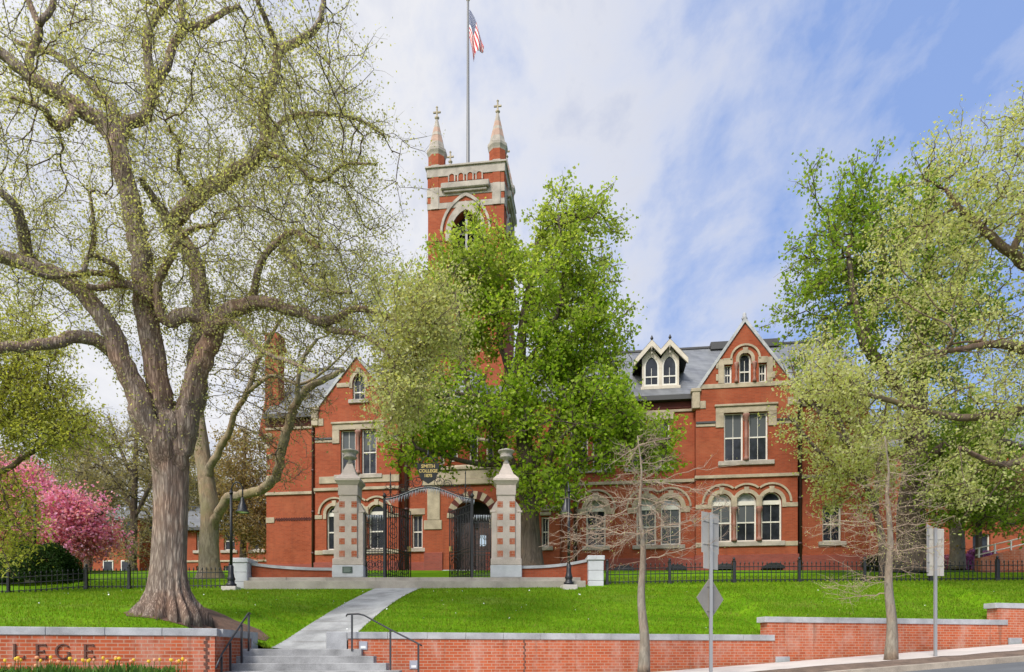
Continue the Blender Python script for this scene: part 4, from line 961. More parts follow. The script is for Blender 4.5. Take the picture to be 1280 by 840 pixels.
# overthrow: an arch of two bars with a fringe, scrolls and finials
def ov(px):                                                    # photo row of the arch at a column
    q = (px-534)/56; return 607+14.5*(1-math.cos(min(1, abs(q))*PI))/2
m_ = MB(); cs = [i for i in range(478, 591, 4)]
m_.tube([(gl(p), 0, gh(ov(p))) for p in cs], .03, 6); m_.tube([(gl(p), 0, gh(ov(p)-3)) for p in cs], .016, 6)
for p0, y0 in ((486, 600), (581, 598)):
    m_.tube([(gl(p0), 0, gh(ov(p0))), (gl(p0), 0, gh(y0-8))], .02, 6); spear(m_, gl(p0), gh(y0-8))
    for sg in (-1, 1): m_.loop((gl(p0)+sg*.16, 0, gh(ov(p0)-9)), .13, .012); m_.loop((gl(p0)+sg*.10, 0, gh(ov(p0)-16)), .08, .011)
for sg in (-1, 1):
    for d, r, up in ((14, .20, 9), (24, .17, 10), (33, .14, 9)): m_.loop((gl(534)+sg*d/K, 0, gh(ov(534+sg*d)-up)), r, .013); m_.loop((gl(534)+sg*d/K, 0, gh(ov(534+sg*d)-up)), r*.5, .011)
m_.build('overthrow', M['iron'], gate)
m_ = MB(); rr = random.Random(3)
for p in cs+[456+3*i for i in range(8)]+[590+3*i for i in range(8)]:
    y0 = ov(p) if 478 <= p <= 590 else 641
    for d in range(2):
        x = gl(p+d*2); z = gh(y0)-.02; h_ = rr.uniform(.10, .24); m_.tube([(x, -.03, z), (x+rr.uniform(-.02, .02), -.035, z-h_)], [.018, .006], 5)
m_.tube([(gl(p), -.02, gh(ov(p))+.03) for p in cs], .012, 5); m_.build('icicle_fringe', M['frost'], gate)
sh = MB(); sx0, sz0 = gl(534), gh(585)
pts = [(-.42, .26), (.42, .26), (.40, -.02), (.28, -.34), (0, -.52), (-.28, -.34), (-.40, -.02)]
sh.prism([(sx0+x, sz0+z) for x, z in pts][::-1], -.06, .0); sh.loop((sx0, -.03, sz0+.34), .20, .02, 'y', 10, 0, 0, PI)
for sg in (-1, 1): sh.loop((sx0+sg*.44, -.03, sz0+.18), .10, .014); sh.loop((sx0+sg*.30, -.03, sz0+.40), .09, .014); sh.loop((sx0+sg*.36, -.03, sz0-.35), .10, .014)
sh.lathe([(.03, 0), (.06, .1), (.01, .3)], sx0, -.03, sz0+.5, 6)
sh = sh.build('shield_sign', M['iron'], gate)
def text(body, size, loc, parent, m, name='lettering', align='CENTER', rz=0):
    cu = bpy.data.curves.new(name, 'FONT'); cu.body = body; cu.size = size; cu.align_x = align; cu.align_y = 'CENTER'; cu.extrude = .004; cu.offset = .006
    o = bpy.data.objects.new(name, cu); COL.objects.link(o); o.parent = parent; o.location = loc; o.rotation_euler = (PI/2, 0, rz); cu.materials.append(m); me = bpy.data.meshes.new_from_object(o); q = bpy.data.objects.new(name, me); COL.objects.link(q); q.parent = parent; q.location = loc; q.rotation_euler = (PI/2, 0, rz); bpy.data.objects.remove(o); return q
text('SMITH', .19, (sx0, -.066, sz0+.14), sh, M['gold']); text('COLLEGE', .17, (sx0, -.066, sz0-.04), sh, M['gold']); text('1875', .16, (sx0, -.066, sz0-.22), sh, M['gold'])
# ------------------------------------------------------------------ lamp posts
lamp0 = None
def lamp_post(loc, rz, label):
    t = thing('lamp_post', label, 'lamp post', loc, rz, 'gooseneck lamp posts'); H = 3.62
    MB().bbox(-.27, .27, -.27, .27, -.25, .10, .02).build('footing', M['concrete'], t)
    MB().lathe([(.19, 0), (.19, .10), (.13, .14), (.12, .22), (.15, .28), (.12, .36), (.09, .5), (.085, .75), (.06, .8)], 0, 0, .10, 14).build('base', M['lamp_iron'], t)
    MB().lathe([(.055, 0), (.05, H-.8)], 0, 0, .85, 10).build('pole', M['lamp_iron'], t)
    m_ = MB(); pts = [(0, 0, H-.1)]+[(.21-.21*math.cos(a), 0, H+.34*math.sin(a)) for a in [PI*i/12 for i in range(13)]]+[(.42, 0, H-.32)]
    m_.tube(pts, .026, 8); m_.lathe([(.07, 0), (.07, .08)], 0, 0, H-.1, 8); m_.build('arm', M['lamp_iron'], t)
    MB().lathe([(.04, .36), (.07, .30), (.08, .2), (.15, .06), (.17, -.08), (.25, -.18), (.26, -.20), (.24, -.20), (.12, -.02)], .42, 0, H-.58, 16).build('shade', M['lamp_iron'], t)
    MB().lathe([(.09, 0), (.2, .03), (.22, .05)], .42, 0, H-.79, 12).build('lens', M['lens'], t)
for px, py, D, rz, lb in ((289, 737, 25.2, 0, 'black gooseneck lamp post beside the left wing wall pedestal'), (711, 736, 25.2, 1.75, 'black gooseneck lamp post beside the right wing wall, shade turned away'), (43.5, 741, 28.5, PI, 'black gooseneck lamp post behind the clipped dark hedge')):
    p = P(px, py, D); p.z = lawnz(p.x, p.y)+.02 if px != 43.5 else lawnz(p.x, p.y)
    lamp_post(p, rz, lb)
# ------------------------------------------------------------------ iron fences
def fence(A, B, label, posts, name='iron_fence'):
    A, B = Vector(A), Vector(B); t = thing(name, label, 'fence', (A.x, A.y, 0)); L = (B-A).length; d = (B-A)/L
    g = lambda s: lawnz(A.x+d.x*s, A.y+d.y*s)
    pk = MB(); n = int(L/.17)
    for i in range(n+1):
        s = i*L/n; x, y = d.x*s, d.y*s; z = g(s); pk.box(x-.010, x+.010, y-.010, y+.010, z+.05, z+.68); pk.lathe([(.012, 0), (.03, .05), (.003, .13)], x, y, z+.68, 5); pk.box(x-.022, x+.022, y-.022, y+.022, z+.03, z+.09)
    pk.build('pickets', M['iron'], t)
    for hz in (.10, .38, .60):
        r = MB(); q = [(d.x*s, d.y*s, g(s)+hz) for s in frange(0, L, 1.2)]; r.tube(q, .016, 4); r.build('rail', M['iron'], t)
    for s in posts:
        x, y = d.x*s, d.y*s; z = g(s); m_ = MB(); m_.bbox(x-.05, x+.05, y-.05, y+.05, z-.1, z+.80, .008); m_.bbox(x-.075, x+.075, y-.075, y+.075, z-.02, z+.10, .01); m_.bbox(x-.065, x+.065, y-.065, y+.065, z+.80, z+.84, .008); m_.lathe([(.03, 0), (.055, .05), (.05, .09), (.015, .13)], x, y, z+.84, 8); m_.build('post', M['iron'], t)
x0 = gx(758); px = [759, 837, 917.4, 999, 1080.6, 1163.6, 1246.6]; px += [1330, 1412]
fence((x0, 26.1), (26, 26.1), 'black spiked iron fence crossing the lawn right of the gate', [gx(p)*26.1/26-x0 for p in px])
fa = P(291, 740, 25.9); fb_ = P(108, 740, 26.3)
fence((fa.x, fa.y), (fb_.x, fb_.y), 'black spiked iron fence between the big tree and the left pedestal', [lerp(0, (Vector((fb_.x, fb_.y))-Vector((fa.x, fa.y))).length, q) for q in (0.02, .35, .705, 1)])
fc = P(-70, 742, 24.6)
fence((fb_.x-.1, fb_.y), (fc.x, fc.y), 'black spiked iron fence running in front of the clipped hedge', [2.4, 4.8])
# ------------------------------------------------------------------ road signs seen from behind
def sign_post(base, top, r, label, plates, lean=0):
    t = thing('road_sign', label, 'road sign', base); H = top-base.z
    MB().box(-r, r, -.035, .02, -.4, H).build('post', M['post_steel'], t)
    for (zc, w, h, kind, m, ang, dx) in plates:
        q = MB()
        pts = [(-w/2, -h/2), (w/2, -h/2), (w/2, h/2), (-w/2, h/2)] if kind == 'rect' else [(0, -h/2), (w/2, 0), (0, h/2), (-w/2, 0)]
        bm = MB(); bm.prism(pts, 0, .006)
        for sz in (-.28, .28):
            if h > .5: bm.box(-w*.42 if kind == 'rect' else -.12, w*.42 if kind == 'rect' else .12, -.012, -.001, sz*h-.012, sz*h+.012)
        bm.build('diamond_plate' if kind != 'rect' else 'plate', M[m], t, (dx, .035, zc-base.z), ang)
b = P(888.5, 838, 14.5); b.z = street(0, 2.9)[2]-.55
zf = lambda py, D: (HY-py)/F*D
sign_post(b, zf(641, 14.5), .032, 'back of a diamond road sign under two narrow plates', [(zf(666, 14.5), .60, .86, 'rect', 'pale_sign', R(38), 0), (zf(700.5, 14.5), .50, .36, 'rect', 'pale_sign', R(38), .01), (zf(748, 14.5), .92, .92, 'diamond', 'sign_metal', R(37), 0)])
b2 = P(1169, 820, 17.6)
sign_post(b2, zf(660, 17.6), .034, 'backs of two tall plates on a post beside the second young tree', [(zf(690, 17.6), .50, 1.22, 'rect', 'pale_sign', R(10), .03), (zf(686, 17.6), .50, 1.22, 'rect', 'pale_sign', R(44), -.12)])
# ------------------------------------------------------------------ trees
def catmull(pts, rad, step):
    P_ = [np.array(p, float) for p in pts]; out = []; ro = []
    P_ = [2*P_[0]-P_[1]]+P_+[2*P_[-1]-P_[-2]]; r = [rad[0]]+list(rad)+[rad[-1]]
    for i in range(1, len(P_)-2):
        n = max(2, int(np.linalg.norm(P_[i+1]-P_[i])/step))
        for k in range(n):
            t = k/n; a, b, c, d = P_[i-1], P_[i], P_[i+1], P_[i+2]
            out.append(.5*((2*b)+(-a+c)*t+(2*a-5*b+4*c-d)*t*t+(-a+3*b-3*c+d)*t**3)); ro.append(lerp(r[i], r[i+1], t))
    out.append(P_[-2]); ro.append(r[-2]); return np.array(out), np.array(ro)
def seg_tubes(a, b, ra, rb, n=4):
    """many tapered n-gon tubes at once"""
    m = len(a); t = b-a; ln_ = np.linalg.norm(t, axis=1, keepdims=True); t = t/np.maximum(ln_, 1e-6)
    ref = np.where(np.abs(t[:, 2:3]) < .9, np.array([[0, 0, 1.]]), np.array([[1., 0, 0]]))
    u = np.cross(t, ref); u /= np.linalg.norm(u, axis=1, keepdims=True); w = np.cross(t, u)
    ang = np.arange(n)*2*PI/n; c, s = np.cos(ang), np.sin(ang)
    ring = u[:, None, :]*c[None, :, None]+w[:, None, :]*s[None, :, None]
    v = np.concatenate([a[:, None, :]+ring*ra[:, None, None], b[:, None, :]+ring*rb[:, None, None]], 1).reshape(-1, 3)
    base = (np.arange(m)*2*n)[:, None]; j = np.arange(n)
    f = np.stack([base+j, base+(j+1) % n, base+n+(j+1) % n, base+n+j], -1).reshape(-1, 4); return v, f
def leaf_quads(c, L, Wd, rng, droop=0., upbias=0.):
    n = len(c); u = rng.normal(size=(n, 3)); u[:, 2] -= droop; u /= np.linalg.norm(u, axis=1, keepdims=True)
    h = rng.normal(size=(n, 3)); h[:, 2] += upbias
    w = np.cross(u, h); w /= np.maximum(np.linalg.norm(w, axis=1, keepdims=True), 1e-6); nn = np.cross(u, w)
    s = rng.uniform(.65, 1.25, (n, 1)); L = L*s; Wd = Wd*s
    v = np.stack([c-u*L*.5, c+w*Wd*.5+nn*Wd*.15, c+u*L*.5, c-w*Wd*.5+nn*Wd*.15], 1).reshape(-1, 3)
    f = np.arange(4*n).reshape(-1, 4); return v, f
def sample_env(env, n, rng, clump=.6, per=9, csd=.5):
    w = np.array([e[6] for e in env], float); w /= w.sum(); out = []
    def one(k):
        i = rng.choice(len(env), size=k, p=w); d = rng.normal(size=(k, 3)); d /= np.linalg.norm(d, axis=1, keepdims=True); d *= rng.uniform(0, 1, (k, 1))**(1/2.4)
        q = np.zeros((k, 3))
        for j, e in enumerate(env):
            m = i == j; cx, cy, D, rx, ry, rd = e[:6]; ctr = np.array(P(cx, cy, D)); q[m] = ctr+d[m]*np.array([rx/F*D, rd, ry/F*D])
        return q
    nc = int(n*clump/per); c = one(max(1, nc)); a = np.repeat(c, per, 0)+rng.normal(size=(len(c)*per, 3))*csd
    return np.concatenate([a, one(n-len(a))])
def grow(nodes, nrad, pts, bf, rng, prefer=None):
    """joins every point to the growing skeleton by the cheapest edge; returns positions, parents"""
    n0 = len(nodes); n = len(pts); pos = np.concatenate([nodes, pts]); par = np.full(n0+n, -1); plen = np.zeros(n0+n)
    best = np.full(n, 1e9); bp = np.zeros(n, int)
    pen = np.clip((.10-nrad)*0, 0, 1)
    for s in range(0, n0, 200):
        d = np.linalg.norm(pts[:, None, :]-nodes[None, s:s+200, :], axis=2)*1.1; k = d.argmin(1); v = d[np.arange(n), k]; m = v < best; best[m] = v[m]; bp[m] = k[m]+s
    done = np.zeros(n, bool)
    for _ in range(n):
        i = int(np.where(done, 1e9, best).argmin()); done[i] = True; p = bp[i]; par[n0+i] = p; plen[n0+i] = plen[p]+np.linalg.norm(pos[n0+i]-pos[p])
        d = np.linalg.norm(pts-pts[i], axis=1)+bf*plen[n0+i]; m = (~done) & (d < best); best[m] = d[m]; bp[m] = n0+i
    return pos, par, n0
def tree(name, label, cat, base, limbs, env, npts, seed, bf=.35, r_tip=.012, r_pow=.42, leafsets=(), twigs=2, twig_len=.4, bark_m='elm_bark', branch_m='branch_bark', twig_m='dark_twig', clump=.6, per=9, csd=.5, group=None, smooth_it=2, limb_leaves=None, trunk_sides=16, flare=0, twig_r=.004, max_r=.5, knob=.0):
    rng = np.random.default_rng(seed); base = Vector(base); t = thing(name, label, cat, base, 0, group); B = np.array(base)
    # trunk and traced limbs
    mbt = MB(); nodes = []; nrad = []; tw_pts = []
    for li, lb in enumerate(limbs):
        pts = [np.array(P(x, y, D)) for x, y, D, r in lb]; rad = [r/F*D for x, y, D, r in lb]
        step = max(.18, min(rad)*1.2)
        c, r = catmull(pts, rad, step)
        if li > 0: c = c+rng.normal(size=c.shape)*np.minimum(r*.14, .05)[:, None]*np.r_[0, np.ones(len(c)-1)][:, None]
        sides = trunk_sides if r.max() > .2 else 9
        k = len(mbt.v); mbt.tube([tuple(q-B) for q in c], list(r), sides, 0)
        kn = np.arange(k, len(mbt.v))
        for i in kn:                                           # uneven girth, buttress roots at the foot
            ring = min((i-k)//sides, len(c)-1); j = (i-k) % sides; ctr = c[ring]-B; q = np.array(mbt.v[i]); dv = q-ctr
            am = 1+.06*math.sin(j*2*PI/sides*3+ring*.35)+.05*math.sin(j*2*PI/sides*5-ring*.22)
            if knob:
                ca_, sa_ = dv/max(1e-6, np.linalg.norm(dv)), ctr[2]; w_ = min(1, r[ring]/.3)
                am += w_*(.055*mn.noise(Vector((ca_[0]*4.2, ca_[1]*4.2, sa_*.55)))+.034*mn.noise(Vector((ca_[0]*11, ca_[1]*11, sa_*1.3+9)))+.02*mn.noise(Vector((ca_[0]*22, ca_[1]*22, sa_*2.4+3))))
            if li == 0 and flare:
                hgt = max(0, ctr[2]); am += flare*math.exp(-hgt/.40)*(.75+.55*math.sin(j*2*PI/sides*5+.6)*math.sin(j*2.1))
            mbt.v[i] = tuple(ctr+dv*am)
        nodes.append(c); nrad.append(r)
        if limb_leaves: tw_pts.append((c, r))
    mbt.build('trunk', M[bark_m], t)
    nodes = np.concatenate(nodes); nrad = np.concatenate(nrad)
    usable = nodes[:, 2] > (base.z+min(2.2, (nodes[:, 2].max()-base.z)*.22)); sn = nodes[usable]; sr = nrad[usable]
    pts = sample_env(env, npts, rng, clump, per, csd)
    pos, par, n0 = grow(sn, sr, pts, bf, rng)
    n = len(pos); cnt = np.zeros(n); kids = [[] for _ in range(n)]
    for i in range(n0, n): kids[par[i]].append(i)
    order = []; stack = [i for i in range(n0) if kids[i]]
    while stack:
        i = stack.pop(); order.append(i); stack.extend(kids[i])
    for i in reversed(order):
        cnt[i] = max(1, sum(cnt[k] for k in kids[i]))
    for _ in range(smooth_it):
        new = pos.copy()
        for i in range(n0, n):
            if kids[i]: new[i] = .5*pos[i]+.25*pos[par[i]]+.25*pos[kids[i]].mean(0)
        pos = new
    rad = np.minimum(r_tip*cnt**r_pow, max_r); rad[:n0] = sr
    E = np.array([(par[i], i) for i in range(n0, n)])
    a, b = pos[E[:, 0]], pos[E[:, 1]]; rb = rad[E[:, 1]]; ra = np.minimum(np.minimum(rad[E[:, 0]], rb*1.35), max_r)
    L = np.linalg.norm(b-a, axis=1); mid = (a+b)/2+rng.normal(size=a.shape)*(L*.09)[:, None]; rm = (ra+rb)/2
    v1, f1 = seg_tubes(np.concatenate([a, mid])-B, np.concatenate([mid, b])-B, np.concatenate([ra, rm]), np.concatenate([rm, rb*.95]), 5)
    np_mesh('branches', v1, f1, M[branch_m], t, True)
    tips = np.concatenate([b, mid]); tcnt = np.concatenate([cnt[E[:, 1]]]*2); thin = tcnt <= 14; tp = tips[thin]
    tdir = np.concatenate([b-a, b-a])[thin]; tdir /= np.maximum(np.linalg.norm(tdir, axis=1, keepdims=True), 1e-6)
    ends = tp
    if twigs:
        s = np.repeat(tp, twigs, 0); dd_ = np.repeat(tdir, twigs, 0)*.8+rng.normal(size=s.shape)*.75; dd_ /= np.linalg.norm(dd_, axis=1, keepdims=True)
        ln2 = rng.uniform(.5, 1.2, (len(s), 1))*twig_len; e = s+dd_*ln2; m1 = s+dd_*ln2*.5+rng.normal(size=s.shape)*twig_len*.08
        r_ = np.full(len(s), twig_r); v2, f2 = seg_tubes(np.concatenate([s, m1])-B, np.concatenate([m1, e])-B, np.concatenate([r_*1.4, r_]), np.concatenate([r_, r_*.7]), 3)
        np_mesh('twigs', v2, f2, M[twig_m], t, True); ends = np.concatenate([s, m1, e])
    for ls in leafsets:
        nm, m, cnt_, sd, Ln, Wn, droop, up = ls[:8]; zone = ls[8] if len(ls) > 8 else None
        c0 = ends if zone is None else ends[zone(ends, rng)]
        if not len(c0): continue
        idx = rng.integers(0, len(c0), cnt_); c = c0[idx]+rng.normal(size=(cnt_, 3))*sd
        if limb_leaves and nm == limb_leaves[0]:
            extra = []
            for cc, rr_ in tw_pts:
                k = int(limb_leaves[1]*len(cc)); j = rng.integers(0, len(cc), k); q = cc[j]; ok = np.array([limb_leaves[2](p) for p in q]); q = q[ok]; j = j[ok]
                d = rng.normal(size=q.shape); d /= np.maximum(np.linalg.norm(d, axis=1, keepdims=True), 1e-6); extra.append(q+d*(rr_[j]+rng.uniform(.0, limb_leaves[3], len(q)))[:, None])
            c = np.concatenate([c]+extra)
        v, f = leaf_quads(c-B, Ln, Wn, rng, droop, up); np_mesh(nm, v, f, M[m], t)
    return t
def pxy(c):                                                    # world points -> photo columns and rows
    return HX+c[:, 0]/c[:, 1]*F, HY-c[:, 2]/c[:, 1]*F
# big old tree on the left lawn
D = 17.0
def L_(*q, d0=0, d1=0): return [(x, y, D+lerp(d0, d1, i/(len(q)-1)), r) for i, (x, y, r) in enumerate(q)]
limbs = [
 L_((213, 786, 30), (213, 762, 26.5), (212, 738, 22.5), (212, 700, 20.5), (214, 650, 20), (214, 600, 21), (211, 560, 24), (208, 535, 24), (204, 505, 18)),
 L_((210, 610, 6), (205, 580, 15), (198, 552, 18), (186, 522, 18), (170, 490, 16), (152, 450, 14), (140, 420, 13), (120, 385, 12), (90, 355, 11), (50, 336, 10), (0, 320, 9), (-60, 298, 7), (-130, 290, 4), d0=-.1, d1=-2),
 L_((52, 337, 9), (32, 318, 8.5), (28, 290, 8), (22, 262, 6.5), (0, 240, 5.5), (-40, 215, 4), d0=-1.2, d1=-2.5),
 L_((152, 455, 10), (132, 432, 9.5), (100, 421, 9), (60, 430, 8), (0, 436, 7.5), (-80, 446, 6), (-150, 440, 3), d0=-.6, d1=-2.6),
 L_((211, 600, 6), (209, 570, 18), (206, 540, 20), (200, 500, 17), (195, 465, 15.5), (186, 410, 14.5), (178, 340, 14), (166, 275, 13.5), (155, 215, 13), (142, 170, 12.5), (122, 148, 11), (100, 136, 10.5), (72, 116, 10), (38, 97, 8.5), (0, 65, 7.5), (-50, 35, 5), d0=-.1, d1=-1.5),
 L_((42, 100, 6), (38, 70, 5.5), (50, 38, 5), (40, 12, 4.2), (28, -20, 3), d0=-1, d1=-.5),
 L_((50, 30, 4.5), (66, 8, 4), (68, -25, 3), d0=-.9, d1=-.2),
 L_((80, 120, 6), (92, 140, 6), (72, 160, 6.5), (58, 140, 5), (40, 130, 3), (10, 120, 2), d0=-1, d1=-2.4),
 L_((148, 165, 7), (138, 132, 6), (116, 108, 5.5), (90, 84, 5), (62, 66, 4.5), (20, 52, 3.5), d0=-.5, d1=1.5),
 L_((148, 180, 10), (160, 154, 8.5), (182, 142, 8), (190, 122, 7), (187, 95, 6.5), (185, 60, 6), (190, 28, 5.5), (212, 0, 5), (228, -30, 4), d0=-.5, d1=.6),
 L_((190, 112, 6), (205, 90, 6), (214, 62, 5.5), (232, 36, 5), (256, 31, 4.5), (282, 14, 4), (300, 8, 3), d0=-.2, d1=1.2),
 L_((232, 38, 4.5), (226, 14, 4), (228, -14, 3), d0=0, d1=.6),
 L_((213, 615, 6), (218, 585, 15), (225, 552, 19), (234, 520, 18), (244, 470, 14.5), (250, 420, 12), (251, 372, 11.5), (246, 335, 11), (230, 304, 11), (214, 286, 11), (224, 268, 11), (244, 250, 10.5), (272, 231, 10), (300, 212, 9.5), (324, 194, 9), (331, 165, 7.5), (329, 132, 8), (336, 110, 7), (346, 84, 6.5), (350, 64, 6), (368, 54, 5), (386, 44, 4.6), (402, 22, 4.2), (405, -15, 3), d0=.4, d1=.2),
 L_((350, 66, 5), (341, 46, 4.5), (330, 20, 4), (318, -10, 3), d0=.3, d1=-.6),
 L_((215, 288, 9), (202, 262, 7), (186, 240, 5), (176, 222, 4), d0=.3, d1=-.4),
 L_((214, 610, 6), (219, 580, 15), (227, 550, 18), (234, 518, 17), (243, 478, 15), (257, 441, 13.5), (270, 410, 12.5), (284, 393, 12), (304, 383, 10.5), (330, 378, 9), (358, 386, 7.5), (380, 392, 7), (398, 401, 6.5), (424, 396, 5.5), (446, 385, 4.5), (472, 392, 3.6), (496, 402, 3), (516, 426, 2.3), (526, 462, 1.5), d0=0, d1=-1.2),
 L_((318, 380, 6), (319, 358, 5.5), (326, 330, 5), (346, 302, 4.6), (366, 290, 4.2), (380, 296, 3.6), (398, 312, 2.6), d0=-.3, d1=-1.5),
 L_((346, 303, 4), (362, 320, 3.6), (374, 342, 3.2), (400, 362, 2.6), (440, 366, 2), d0=-.4, d1=-2),
 L_((398, 401, 5), (420, 414, 4.5), (446, 416, 4), (472, 430, 3), (490, 450, 2), d0=-.5, d1=-1.8),
 L_((266, 420, 11), (255, 400, 11), (236, 392, 10), (216, 403, 10.5), (205, 398, 8), (199, 380, 7), (197, 355, 6), (204, 338, 5.5), (216, 318, 5), (222, 300, 4.5), (240, 286, 3.5), (270, 282, 2.6), d0=-.5, d1=-1.2),
 L_((196, 378, 6.5), (176, 366, 6), (150, 354, 5.5), (128, 360, 4.5), (108, 358, 4), d0=-.8, d1=-1.6),
 L_((150, 354, 5), (142, 346, 4.5), (146, 334, 4.5), (130, 326, 4), (112, 318, 3.5), (104, 340, 3), d0=-1, d1=-2.2),
 L_((112, 318, 3.4), (118, 300, 3), (116, 270, 2.5), (112, 240, 1.8), d0=-1.4, d1=-2),
 L_((142, 342, 4), (105, 342, 4), (60, 346, 3.5), (30, 336, 2.6), d0=-1, d1=-2.4),
 L_((268, 405, 6), (290, 402, 4), (310, 420, 3.6), (330, 440, 3.2), (360, 452, 2.8), (395, 466, 2), d0=-.6, d1=-2.2),
 L_((270, 232, 5), (246, 240, 3), (222, 210, 2.8), (226, 180, 2.2), (210, 160, 1.6), d0=0, d1=-1.4),
 L_((330, 190, 4.5), (356, 150, 3.4), (400, 142, 3), (450, 150, 2.2), (480, 170, 1.4), d0=.2, d1=.8),
 L_((334, 192, 4), (366, 204, 3), (400, 226, 2.6), (430, 206, 2), (470, 205, 1.2), d0=.2, d1=-1.2),
]
env = [(120, 60, 17, 210, 150, 4.5, 3), (330, 110, 17.2, 150, 160, 4.2, 3), (400, 250, 17, 90, 150, 3.8, 2.2), (60, 300, 16.5, 170, 110, 4, 2), (300, 350, 16.8, 170, 90, 3.6, 2), (230, 240, 17, 200, 120, 4.4, 1.6), (415, 372, 16.4, 75, 55, 2.6, .8), (-90, 200, 16.5, 110, 250, 4, 1.5), (200, -60, 17, 260, 80, 4, 1.5), (512, 425, 15.9, 38, 76, 1.4, 1.2), (500, 495, 15.7, 28, 44, 1.1, .7), (536, 392, 15.9, 30, 44, 1, .6)]
limbs = [[(x, y, d, r*(.95 if k == 0 else .86)) for x, y, d, r in l] for k, l in enumerate(limbs)]
b = P(213, 774, 17.0); b.z = lawnz(b.x, b.y)-.03
tree('old_shade_tree', 'huge old tree with sinuous limbs and yellow green buds on left lawn', 'tree', b, limbs, env, 4500, 11, bf=.25, r_tip=.0062, r_pow=.43, leafsets=[('foliage', 'elm_bud', 92000, .13, .066, .042, .4, 0), ('drooping_foliage', 'pale_leaf', 8500, .12, .085, .055, .7, .2, lambda e, g: (pxy(e)[0] > 462) & (pxy(e)[1] > 325))],
     twigs=2, twig_len=.45, twig_r=.0028, twig_m='olive_twig', clump=.55, per=8, csd=.45, limb_leaves=('foliage', 50, lambda p: 5.2 < p[2] < 14.5, .24), trunk_sides=72, flare=.8, max_r=.09, knob=1, bark_m='elm_bark', branch_m='branch_bark')
# bright maple before the tower
D = 30.5
limbs = [L_((664, 712, 16), (664, 690, 13), (662, 650, 12), (660, 600, 11), (655, 540, 9.5), (650, 480, 8), (652, 420, 6), (662, 360, 4.5), (672, 300, 3)),
 L_((662, 640, 9), (640, 580, 8), (612, 530, 6.5), (592, 498, 5.5), (580, 462, 4.5), (574, 420, 3.5), (572, 370, 2.5), d1=-2),
 L_((594, 500, 4), (572, 492, 3.5), (548, 496, 3), (528, 480, 2.2), d0=-1, d1=-2.5),
 L_((660, 600, 8), (690, 540, 6), (716, 480, 5), (736, 420, 4), (742, 360, 3), d1=1.5),
 L_((662, 620, 7), (700, 590, 5.5), (750, 570, 4), (800, 552, 3), (838, 548, 2), d1=-2.5),
 L_((652, 500, 6), (628, 440, 4.5), (618, 380, 3.5), (612, 320, 2.5), d1=1), L_((655, 460, 5), (694, 400, 4), (704, 340, 3.2), (698, 270, 2.2), d1=-1.5),
 L_((640, 580, 6), (600, 580, 4.5), (556, 570, 3.5), (520, 560, 2.5), d1=-2.5), L_((664, 640, 6), (684, 600, 5), (692, 560, 4), (720, 530, 3), d1=-3)]
limbs = limbs[:1]+[[(x, y, d, r*.72) for x, y, d, r in l] for l in limbs[1:]]
env = [(700, 312, 30.5, 72, 58, 2.8, 1.9), (605, 335, 30.0, 60, 58, 1.8, 1.9), (662, 395, 30.0, 92, 62, 2.8, 2.2), (700, 445, 29.2, 66, 42, 2, 1.3), (560, 400, 30, 66, 84, 2.6, 1.6), (740, 410, 30.5, 56, 80, 3.2, 1.9), (585, 515, 29.6, 100, 60, 3.2, 2.2), (700, 530, 29.5, 92, 74, 3.4, 2.2), (805, 548, 29.2, 54, 34, 2, 1.2), (760, 510, 29.8, 50, 46, 2.4, 1.1), (672, 612, 29.3, 38, 40, 2.2, .7), (530, 545, 29, 50, 36, 2, 1.1)]
b = P(664, 706, 30.5); b.z = lawnz(b.x, b.y)-.05
tree('maple_tree', 'bright green maple standing between the tower and the right gate pier', 'tree', b, limbs, env, 3200, 21, bf=.3, r_tip=.014, r_pow=.40, leafsets=[('foliage', 'maple_leaf', 46000, .15, .17, .13, .5, .8, lambda e, g: g.random(len(e))*170+270 < pxy(e)[1]), ('young_foliage', 'spring_leaf', 22000, .15, .15, .11, .5, .8, lambda e, g: pxy(e)[1] < 300+g.random(len(e))*170)],
     twigs=2, twig_len=.40, twig_r=.006, clump=.8, per=9, csd=.36, bark_m='maple_bark', branch_m='maple_branch', flare=.3, max_r=.10, trunk_sides=18)
# right side: dark-stemmed green tree
D = 30.5
limbs = [L_((1138, 716, 22), (1139, 690, 18), (1140, 640, 15.5), (1142, 590, 14), (1145, 540, 12.5), (1148, 480, 10), (1150, 430, 8), (1156, 370, 6), (1162, 300, 4), (1160, 240, 2.2)),
 L_((1146, 520, 8), (1112, 470, 7), (1082, 430, 6.5), (1072, 395, 5.5), (1066, 365, 4), (1060, 310, 2.4), d1=-1), L_((1080, 425, 5), (1096, 380, 4.5), (1104, 340, 3.4), (1100, 290, 2), d1=.5),
 L_((1144, 545, 7), (1100, 540, 5), (1050, 520, 4), (1000, 500, 2.4), d1=-3), L_((1142, 585, 7), (1180, 560, 6), (1230, 548, 4.5), (1280, 560, 3), d1=-2.5), L_((1150, 430, 6), (1190, 370, 5), (1220, 310, 3.5), d1=1.5), L_((1142, 585, 6), (1176, 590, 5), (1200, 610, 3.6), (1230, 640, 2.4), d1=-2)]
env = [(1085, 310, 30.5, 100, 78, 3, 2.2), (1040, 350, 30.3, 70, 62, 2.6, 1.4), (1150, 290, 30.5, 90, 90, 3, 1.6), (1180, 400, 30, 90, 90, 3, 1.4), (1195, 590, 29.2, 62, 68, 2.6, 1.9), (1090, 430, 30, 100, 60, 3, 1.2), (1050, 250, 30.5, 60, 40, 2.2, .6), (1240, 640, 29.2, 40, 30, 2, .6)]
b = P(1138, 704, 30.5); b.z = lawnz(b.x, b.y)-.05
